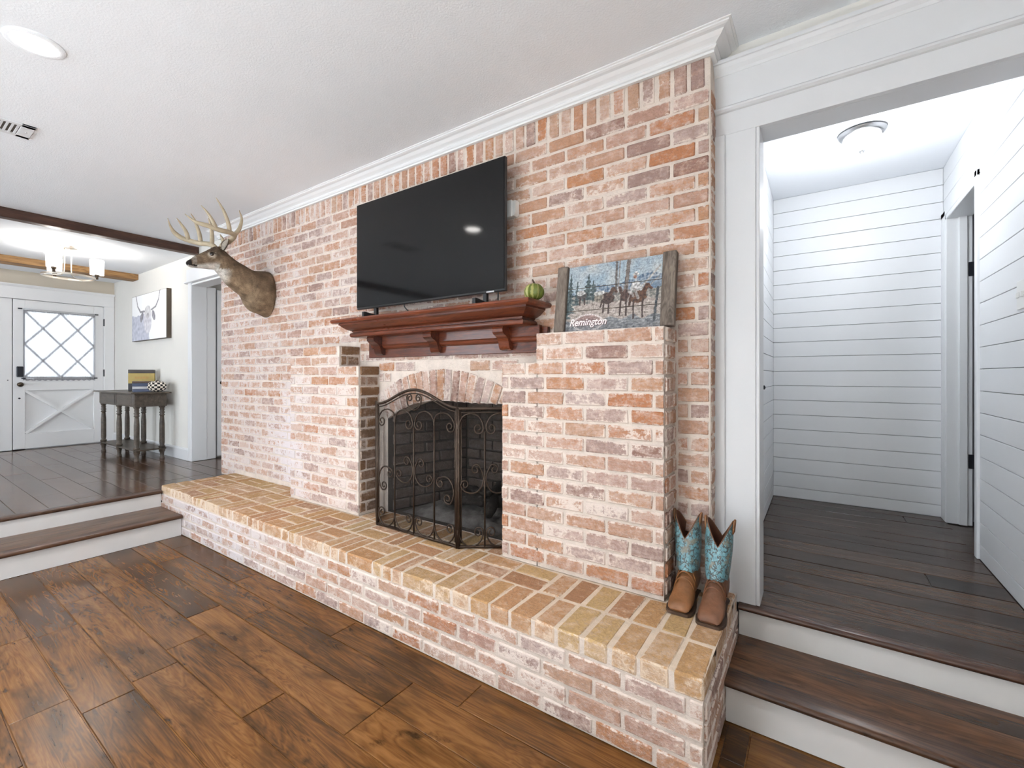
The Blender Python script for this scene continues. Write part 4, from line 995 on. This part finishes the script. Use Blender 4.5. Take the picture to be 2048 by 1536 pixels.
nt_ = [[(-3.82, 1.682, 2.355), (-3.80, 1.714, 2.417), (-3.79, 1.727, 2.494), (-3.80, 1.712, 2.563)], [(-3.765, 1.626, 2.355), (-3.75, 1.615, 2.408), (-3.75, 1.587, 2.49), (-3.77, 1.566, 2.551), (-3.79, 1.542, 2.606)], [(-3.74, 1.522, 2.352), (-3.735, 1.504, 2.392), (-3.745, 1.473, 2.451), (-3.77, 1.435, 2.509)], [(-3.925, 1.655, 2.30), (-3.915, 1.640, 2.335), (-3.905, 1.618, 2.365)]]
far = [(-3.995, 1.630, 2.262), (-4.0, 1.611, 2.286), (-4.05, 1.601, 2.308), (-4.12, 1.562, 2.317), (-4.17, 1.51, 2.332), (-4.195, 1.459, 2.349), (-4.20, 1.413, 2.380), (-4.18, 1.381, 2.416), (-4.15, 1.353, 2.463)]
ft_ = [[(-4.17, 1.498, 2.335), (-4.18, 1.486, 2.398), (-4.18, 1.454, 2.45), (-4.16, 1.415, 2.486)], [(-4.12, 1.566, 2.317), (-4.13, 1.561, 2.39), (-4.14, 1.546, 2.454), (-4.14, 1.528, 2.505), (-4.12, 1.496, 2.539)], [(-4.02, 1.606, 2.30), (-4.05, 1.62, 2.372), (-4.06, 1.618, 2.444), (-4.05, 1.603, 2.486), (-4.04, 1.589, 2.512)]]
for beam_, tines, base in ((near, nt_, .0165), (far, ft_, .0165)):
    b = MB(); pts = catmull(beam_, 6); n = len(pts)
    b.tube(pts, [base * 1.2 * (1 - .28 * i / n) * (1 if i < n * .72 else max(.12, (n - i) / (n * .28))) + .001 for i in range(n)], 10)
    for t_ in tines:
        q = catmull(t_, 6); m_ = len(q); b.tube(q, [.0150 * (1 - (i / m_) ** 1.7) + .0014 for i in range(m_)], 9)
    an_o = b.build('antler', 'horn', deer, True)
    MB().lathe([(.012, -.006), (.022, -.002), (.023, .006), (.014, .012)], Vector(beam_[0]) + Vector((0, 0, .006)), 14).build('burr', paint('antler_burr', (.16, .085, .045), .8, .4, 80, .8, 120), an_o, True)

# ------------------------------------------------------------------ ceiling fittings
def can(x, y, label, watt=1.0, spread=120):
    o = empty('recessed_lamp', (x, y, ZC), label, 'ceiling lamp', 'recessed ceiling lamps')
    MB().lathe([(.068, -.001), (.070, -.006), (.088, -.007), (.095, -.004), (.096, 0)], (x, y, ZC), 36).build('trim_ring', 'ceiling', o, autosmooth=40)
    MB().lathe([(.002, -.0085), (.066, -.0085), (.068, -.004)], (x, y, ZC), 32).build('lens', 'lens', o)
    ld = bpy.data.lights.new('can_lamp', 'AREA'); ld.shape = 'DISK'; ld.size = .13; ld.energy = LAMP_W * watt; ld.color = (.96, .98, 1.0); ld.spread = math.radians(spread)
    lo = bpy.data.objects.new('can_lamp', ld); col.objects.link(lo); lo.parent = o; lo.location = (0, 0, -.012)
can(-2.745, .425, 'lit recessed ceiling lamp above the floor before the television')
can(-1.07, .425, 'lit recessed ceiling lamp nearer the hall opening')
for x_, lab in ((-2.745, 'by the entry steps'), (-1.07, 'in mid room'), (.60, 'by the side wall')):
    can(x_, -2.2, 'unseen recessed ceiling lamp added over the bounce rug ' + lab, 8.0, 95)  # unseen extra lamps, added so the rug throws light onto the ceiling
vt = empty('ceiling_vent', (-3.775, .40, ZC), 'white slotted air vent in the living room ceiling', 'vent')
vx0, vx1, vy0, vy1 = -3.878, -3.672, .20, .574
MB().box(vx0 + .01, vx1 - .01, vy0 + .01, vy1 - .01, ZC - .002, ZC - .0005).build('duct_shade', 'slot', vt)  # flat dark sheet stands in for the shade behind the slats
f = MB(); f.cbox(vx0, vx0 + .03, vy0, vy1, ZC - .009, ZC, .002); f.cbox(vx1 - .03, vx1, vy0, vy1, ZC - .009, ZC, .002); f.cbox(vx0, vx1, vy1 - .055, vy1, ZC - .009, ZC, .002); f.cbox(vx0, vx1, vy0, vy0 + .055, ZC - .009, ZC, .002); f.cbox(vx0, vx1, vy0 + .17, vy0 + .20, ZC - .009, ZC, .002)
f.build('frame', 'white', vt)
for k in range(13): 
    y_ = vy0 + .06 + k * .0205; MB().cbox(vx0 + .02, vx1 - .02, y_, y_ + .010, ZC - .008, ZC - .002, .001).build('slat', 'white', vt)
MB().lathe([(.004, -.0115), (.005, -.009)], (-3.775, vy1 - .025, ZC), 10).build('screw', 'steel', vt)
# beams
struct('beam_room', MB().cbox(-5.71, -5.62, YBACK, YW, 2.578, ZC + .02, .004), 'beam_dark', 'dark stained ceiling beam between living room and entry', 'beam')
struct('beam_entry', MB().cbox(-7.70, -7.50, YBACK, YW, 2.525, ZE + .01, .006), 'beam_light', 'lighter rustic ceiling beam across the entry', 'beam')

# ------------------------------------------------------------------ entry: doors, trim, chandelier
tr = empty('trim_3', (XE, 1.05, 2.24), 'white door frame and header across the front doors', 'door casing', None, 'structure')
MB().cbox(XE, XE + .022, 0.0, YW - .005, 2.236, 2.395, .002).build('frieze', 'white_door', tr)
b = MB(); b.prism([(XE + .005, 2.385), (XE + .024, 2.387), (XE + .036, 2.40), (XE + .045, 2.412), (XE + .045, 2.425), (XE + .005, 2.427)], 1, 0.0, YW - .004); b.build('cap_moulding', 'white_door', tr)
MB().cbox(XE, XE + .020, 2.004, YW - .004, ZF, 2.24, .002).build('casing', 'white_door', tr)
MB().cbox(XE - .11, XE + .012, 1.998, 2.006, ZF, 2.24, .001).build('jamb', 'white_door', tr)
DX = XE + .012
b = MB(); b.box(XE - .12, XE - .034, .1, 1.235, ZF - .2, ZF + .03); b.box(XE - .12, XE - .034, .1, 2.05, ZF - .2, ZF + .03); b.box(XE - .12, XE - .034, 1.07, 1.16, ZF, 2.25); b.box(XE - .12, XE - .034, 1.96, 2.03, ZF, 2.25); b.box(XE - .12, XE - .034, .1, 2.03, 2.19, 2.26); b.box(XE - .12, XE - .034, .1, .2, ZF, 2.25)
b.build('stop', 'white_door', tr)
dL = empty('door_1', (XE, .6, ZF), 'plain white front door leaf without glass', 'door', None, 'structure')
MB().cbox(DX - .045, DX, .16, 1.112, ZF + .006, 2.232, .002).build('leaf', 'white_door', dL)
MB().lathe([(.006, .0), (.006, .004)], (DX, 1.075, 1.19), 10, 0).build('bolt', 'black_metal', dL)
dr = empty('door_2', (XE, 1.56, ZF), 'white front door with lattice glass above a crossbuck panel', 'door', None, 'structure')
f = MB(); g0, g1, gz0, gz1 = 1.235, 1.885, 1.235, 2.085
for ya_, yb_ in ((1.120, 1.225), (1.895, 1.996)): MB().cbox(DX - .045, DX, ya_, yb_, ZF + .012, 2.230, .002).build('stile', 'white_door', dr)
for za, zb_ in ((gz1, 2.230), (1.055, gz0), (ZF + .012, .495)): MB().cbox(DX - .045, DX, 1.225, 1.895, za, zb_, .002).build('rail', 'white_door', dr)
MB().box(DX - .044, DX - .034, 1.225, 1.895, .49, 1.06).build('panel', 'white_door', dr)
cy_, cz_ = 1.56, .7775
for s_ in (1, -1):
    d = Vector((0, .67, s_ * .565)).normalized(); n_ = Vector((0, -d.z, d.y)); hl_ = .455; c0 = Vector((0, cy_, cz_))
    ps = [c0 + d * (-hl_) + n_ * .042, c0 + d * (-hl_) - n_ * .042, c0 + d * hl_ - n_ * .042, c0 + d * hl_ + n_ * .042]
    ps = [(max(1.22, min(1.90, p.y)), max(.488, min(1.062, p.z))) for p in ps]
    MB().prism(ps, 0, DX - .040, DX - .001 * (1 if s_ > 0 else 2)).build('crossbuck', 'white_door', dr)
MB().box(DX - .026, DX - .022, 1.225, 1.895, gz0, gz1).build('pane', 'glass', dr)
for s_ in (1, -1):
    for c_ in (-.62, -.31, 0, .31, .62):
        # lattice bars, clipped to the glass
        y0_, y1_ = 1.225, 1.895; sl = s_ * 1.28
        f0 = lambda y: cz_l + sl * (y - cy_)
        cz_l = 1.66 + c_ * 1.39
        pts = []
        for i in range(41):
            y = y0_ + (y1_ - y0_) * i / 40
            if gz0 - .01 < f0(y) < gz1 + .01: pts.append((y, f0(y)))
        if len(pts) > 3:
            (ya_, za_), (yb_, zb_) = pts[0], pts[-1]; MB().tube([(DX - .018, ya_, za_), (DX - .018, yb_, zb_)], .0105, 4).build('muntin', 'white_door', dr)
cu = MB(); rws = []
for j in range(9):
    z = 2.10 - (2.10 - 1.185) * j / 8; rws.append([(DX + .012 + .005 * math.sin(k * 1.9 + .3 * j) + .002 * math.sin(k * .7), 1.205 + .70 * k / 90, z + (.006 * math.sin(k * .9) if j == 8 else 0)) for k in range(91)])
cu.loft(rws, close=False); tag(cu.build('sheer_curtain', 'sheer', None, True), 'sheer white gathered curtain over the front door glass', 'curtain')
for z, a, b_ in ((2.113, 1.18, 1.92), (1.213, 1.21, 1.91)):
    ro = empty('curtain_rod', (DX, 1.55, z), 'thin dark rod at the top of the sheer curtain' if z > 2 else 'thin rod holding the bottom hem of the sheer curtain', 'curtain rod', 'curtain rods on the front door')
    MB().tube([(DX + .014, a, z), (DX + .014, b_, z)], .004, 8).build('rod', 'steel', ro, True)
    for y in (a, b_): MB().cbox(DX, DX + .022, y - .018, y + .018, z - .007, z + .007, .002).build('finial', 'black_metal', ro)
MB().cbox(DX, DX + .028, 1.148, 1.208, 1.232, 1.366, .006).build('keypad', 'black_metal', dr)
MB().lathe([(.024, 0), (.026, .006), (.012, .012), (.012, .03), (.026, .042), (.030, .055), (.022, .066), (.004, .07)], (DX, 1.178, 1.134), 20, 0).build('door_knob', 'bronze', dr, True)
MB().lathe([(.011, 0), (.011, .006)], (DX, 1.175, .955), 12, 0).build('bolt', 'black_metal', dr)
for z in (2.01, 1.286, .56):
    MB().tube([(DX + .006, 2.001, z - .05), (DX + .006, 2.001, z + .05)], .008, 8).build('hinge', 'black_metal', dr)
struct('ground_outside', MB().box(-16, XE - .2, -8, 8, -.1, .1), 'concrete', 'pale paving outside the front door', 'ground')

# doorway in the side wall with its open white door
tr = empty('trim_4', (-5.4, YW, ZF), 'white casing around the open doorway beside the brick wall', 'door casing', None, 'structure')
MB().cbox(-5.875, -5.785, YW - .016, YW + .01, ZF, 2.30, .002).build('casing', 'white', tr)
MB().cbox(-5.80, -5.783, YW - .012, YW + .14, ZF, 2.268, .002).build('jamb', 'white', tr)
MB().cbox(-5.815, -5.79, YW + .14, YW + .235, ZF, 2.268, .002).build('stop', 'white', tr)
MB().cbox(-5.80, XL, YW - .012, YW + .14, 2.258, 2.275, .002).build('jamb', 'white', tr)
MB().cbox(-5.905, XL - .002, YW - .020, YW + .01, 2.30, 2.44, .002).build('head_casing', 'white', tr)
b = MB(); b.prism([(YW, 2.284), (YW - .024, 2.286), (YW - .036, 2.292), (YW - .036, 2.304), (YW, 2.306)], 0, -5.93, XL - .002); b.build('bead', 'white', tr)
d3 = empty('door_3', (-5.80, 2.37, ZF), 'white panelled door standing open beside the brick wall', 'door', None, 'structure')
MB().cbox(-5.84, -5.80, 2.375, 3.16, ZF + .022, 2.25, .002).build('leaf', 'white', d3)
for za, zb_ in ((.50, 1.05), (1.28, 2.13)): 
    for ya_, yb_ in ((2.44, 2.73), (2.80, 3.09)): MB().cbox(-5.802, -5.796, ya_, yb_, za, zb_, .003).build('panel', 'white', d3)
MB().lathe([(.024, 0), (.024, .005), (.011, .01), (.011, .028), (.025, .04), (.027, .052), (.018, .06), (.004, .062)], (-5.80, 2.425, 1.165), 18, 0).build('door_knob', 'bronze', d3, True)
# baseboards
struct('baseboard_entry', MB().prism([(YW - .016, ZF), (YW - .016, ZF + .115), (YW - .010, ZF + .130), (YW - .004, ZF + .135), (YW + .004, ZF + .135), (YW + .004, ZF)], 0, XE + .02, -5.876), 'white', 'tall white baseboard behind the console table', 'baseboard')

# chandelier
CHX, CHY = -6.464, 1.247
ch = empty('semi_flush_chandelier', (CHX, CHY, ZE), 'brushed nickel ring chandelier with three glass cylinder shades', 'chandelier')
MB().lathe([(.066, 0), (.070, -.008), (.066, -.022), (.02, -.028)], (CHX, CHY, ZE), 28).build('canopy', 'nickel', ch, autosmooth=40)
for k in range(3):
    a = math.radians(139 + 120 * k); dx, dy = math.cos(a), math.sin(a)
    MB().tube(catmull([(CHX + .035 * dx, CHY + .035 * dy, ZE - .02), (CHX + .035 * dx, CHY + .035 * dy, 2.35), (CHX + .05 * dx, CHY + .05 * dy, 2.305), (CHX + .10 * dx, CHY + .10 * dy, 2.288), (CHX + .203 * dx, CHY + .203 * dy, 2.284)], 5), .0055, 8).build('rod', 'nickel', ch, True)
rg = [[(CHX + r_ * math.cos(a), CHY + r_ * math.sin(a), z) for r_, z in ((.195, 2.275), (.208, 2.275), (.208, 2.293), (.195, 2.293))] for a in [2 * math.pi * k / 40 for k in range(41)]]
MB().loft(rg, caps=False).build('ring', 'nickel', ch)
for k in range(3):
    a = math.radians(79 + 120 * k); x_, y_ = CHX + .215 * math.cos(a), CHY + .215 * math.sin(a)
    sh = MB().lathe([(.012, 2.285 - ZE), (.012, 2.31 - ZE), (.02, 2.32 - ZE), (.019, 2.36 - ZE), (.004, 2.362 - ZE)], (x_, y_, ZE), 14).build('socket', 'bronze', ch)
    MB().lathe([(.058, 2.335), (.058, 2.49), (.0555, 2.49), (.0555, 2.337), (.02, 2.337), (.02, 2.333), (.058, 2.333)], (x_, y_, 0), 28, caps=False).build('glass_shade', 'shade', sh, autosmooth=50)
    MB().lathe([(.004, 2.36), (.012, 2.372), (.024, 2.405), (.026, 2.425), (.018, 2.445), (.003, 2.452)], (x_, y_, 0), 16).build('bulb', emis('lit_bulb', (1, .96, .90), 14), sh, True)
    ld = bpy.data.lights.new('chandelier_bulb', 'POINT'); ld.energy = CHAND_W; ld.shadow_soft_size = .03; ld.color = (1, .95, .88)
    lo = bpy.data.objects.new('chandelier_bulb', ld); col.objects.link(lo); lo.parent = ch; lo.location = (x_ - CHX, y_ - CHY, 2.475 - ZE)

# ------------------------------------------------------------------ console table and what stands on it
tb = empty('console_table', (-6.9, 1.88, ZF), 'grey-brown console table with turned legs and a low shelf', 'table')
TT = 1.062
MB().cbox(-7.60, -6.205, 1.690, 2.062, TT - .018, TT, .004).build('table_top', 'table', tb)
MB().cbox(-7.53, -6.265, 1.735, 2.035, TT - .165, TT - .018, .002).build('apron', 'table', tb)
for xa, xb in ((-7.46, -6.945), (-6.845, -6.335)): MB().cbox(xa, xb, 1.7305, 1.736, TT - .150, TT - .034, .002).build('drawer', 'table', tb)
MB().cbox(-7.53, -6.265, 1.740, 2.030, .398, .414, .003).build('shelf', 'table', tb)
lp = [(.024, 0), (.025, .012), (.019, .03), (.023, .075), (.030, .085), (.030, .135), (.034, .14), (.022, .155), (.026, .19), (.0255, .40), (.021, .475), (.019, .495), (.028, .505), (.020, .52), (.028, .535), (.020, .55), (.024, .565), (.021, .585), (.031, .60), (.031, .625)]
for x_ in (-7.495, -6.895, -6.302):
    for y_ in (1.765, 2.0):
        MB().lathe([(r_, ZF + h) for r_, h in lp], (x_, y_, 0), 14).build('leg', 'table', tb, autosmooth=60)
        MB().cbox(x_ - .031, x_ + .031, y_ - .034, y_ + .031, ZF + .62, TT - .018, .002).build('leg_block', 'table', tb)
VA = math.atan2(6.7, 1.9)          # the box is turned to face the room
bxo = empty('boxed_sign', (-6.80, 1.955, TT + .0005), 'black and gold block sign standing at the back of the console table', 'sign', rz=math.radians(58))
for nm, za, zb_, mt_ in (('base_band', 0, .092, paint('sign_black', (.022, .022, .028), .5)), ('gold_band', .092, .215, paint('sign_gold', (.40, .29, .075), .45, .15, 30)), ('top_band', .215, .258, paint('sign_dark', (.035, .026, .022), .5))):
    MB().cbox(-.128, .128, -.018, .018, za, zb_, .0012).build(nm, mt_, bxo, local=True)
f = MB(); r9 = random.Random(4)
for k in range(9):
    x_ = -.062 + k * .0155; f.box(x_, x_ + .005, -.0195, -.0175, .148, .172 + r9.uniform(0, .006)); f.box(x_, x_ + .011, -.0195, -.0175, .148 + .009 * (k % 3), .152 + .009 * (k % 3))
f.build('ornament', paint('sign_orange', (.45, .20, .045), .5), bxo, local=True)
bk_specs = [(.0, .030, (.13, .16, .25), 'blue striped folded book at the foot of the stack on the console'), (.0305, .062, (.60, .60, .62), 'pale middle book of the stack on the console'), (.0625, .098, (.07, .09, .15), 'navy book under the top one on the console'), (.0985, .122, (.62, .56, .53), 'thin white book with dark spine on top of the stack')]
for i, (za, zb_, cc, lab) in enumerate(bk_specs):
    o = empty('book', (-6.50 + .004 * i, 1.87, TT + .0008 + za), lab, 'book', 'books stacked on the console table', rz=math.radians(164 + (3 - 2 * i)))
    h = zb_ - za - .0006
    MB().cbox(-.062, .062, -.088, .088, 0, .003, .0008).build('cover', paint('book_cloth_%d' % i, cc, .6), o, local=True)
    MB().cbox(-.062, .062, -.088, .088, h - .003, h, .0008).build('cover', bpy.data.materials['book_cloth_%d' % i], o, local=True)
    MB().cbox(-.062, -.058, -.088, .088, 0, h, .0008).build('spine', 'sole' if i == 3 else bpy.data.materials['book_cloth_%d' % i], o, local=True)
    MB().box(-.058, .058, -.084, .084, .003, h - .003).build('pages', paint('book_pages_%d' % i, (.72, .69, .66), .8), o, local=True)
pc = empty('checkered_cushion', (-6.312, 1.955, TT), 'round black and white checkered cushion on the console table', 'cushion')
rings = []
for i in range(17):
    t = math.pi * i / 16; rr = .098 * max(.03, math.sin(t)) ** .62; z = .0615 * (1 - math.cos(t)) + .0008
    rings.append([(rr * (1 + .03 * math.cos(8 * a)) * math.cos(a), rr * .9 * (1 + .03 * math.cos(8 * a)) * math.sin(a), z) for a in [2 * math.pi * k / 48 for k in range(48)]])
m, nt, bb = new_mat('checker_cloth', .8, .2)
sxyz = node(nt, 'ShaderNodeSeparateXYZ', {0: node(nt, 'ShaderNodeTexCoord').outputs['Object']})
an = math_(nt, 'MULTIPLY', math_(nt, 'ARCTAN2', sxyz.outputs[1], sxyz.outputs[0]), 22 / (2 * math.pi)); zz = math_(nt, 'MULTIPLY', sxyz.outputs[2], 46.0)
par = math_(nt, 'MODULO', math_(nt, 'ADD', math_(nt, 'FLOOR', math_(nt, 'ADD', an, 40.0)), math_(nt, 'FLOOR', zz)), 2.0)
nt.links.new(mixc(nt, par, (.70, .64, .56), (.018, .016, .016)), bb.inputs['Base Color'])
MB().loft(rings).build('cover', m, pc, True, True)
MB().lathe([(.012, .118), (.010, .126), (.004, .134)], (0, 0, 0), 10).build('button', 'sole', pc, True, True)

# ------------------------------------------------------------------ cow canvas
def cow(x, z):
    u, v = x / 1.13 + .5, z / .60
    n = mnoise.noise((u * 10, v * 10, 3)); n2 = mnoise.noise((u * 42, v * 14, 6))
    c = (.84, .84, .845)
    body = (v < .62 - .55 * max(0, u - .30) * 0 and u < .50 + .03 * math.sin(v * 14) and v < .60 - 1.1 * max(0, .10 - u) * 0)
    if u < .52 + .04 * n and v < .56 + .10 * n - .5 * max(0, u - .42): c = lerp3((.33, .34, .42), (.62, .63, .70), .5 + .55 * n2 + .25 * n)
    if ell(u, v, .48, .40, .12, .27) < 1 + .2 * n: c = lerp3((.40, .39, .44), (.70, .69, .72), .5 + .7 * n2)
    if ell(u, v, .485, .60, .10, .115) < 1 + .25 * n: c = lerp3((.42, .41, .42), (.66, .65, .66), .5 + .7 * n2)
    if ell(u, v, .485, .50, .045, .06) < 1: c = lerp3((.30, .28, .30), (.5, .48, .5), .5 + n2)
    for cu_, s_ in ((.30, 1), (.66, -1)):
        if ell(u, v, cu_, .49, .045, .11, -s_ * .25) < 1: c = lerp3((.17, .16, .18), (.32, .31, .34), .5 + n2)
    for pts in ([(.38, .605), (.26, .61), (.17, .74), (.115, .97)], [(.60, .615), (.72, .66), (.80, .79), (.845, .97)]):
        for a, b_, wd in zip(pts, pts[1:], (.020, .016, .011)):
            if seg(u, v, a, b_, wd): c = (.24, .235, .25)
    return c
cw = empty('cow_canvas', (-7.0, YW, 1.70), 'grey highland cow painting on a white canvas above the console', 'picture')
MB().cbox(-7.575, -6.385, 2.072, YW, 1.700, 2.292, .002).build('frame', paint('canvas_frame', (.085, .065, .045), .5, .2, 20), cw)
o = painted_grid('canvas', -.585, .585, 0, .582, 150, 90, 0, cow, 'canvas', cw); o.location = (.02, 2.0705 - YW, .005)
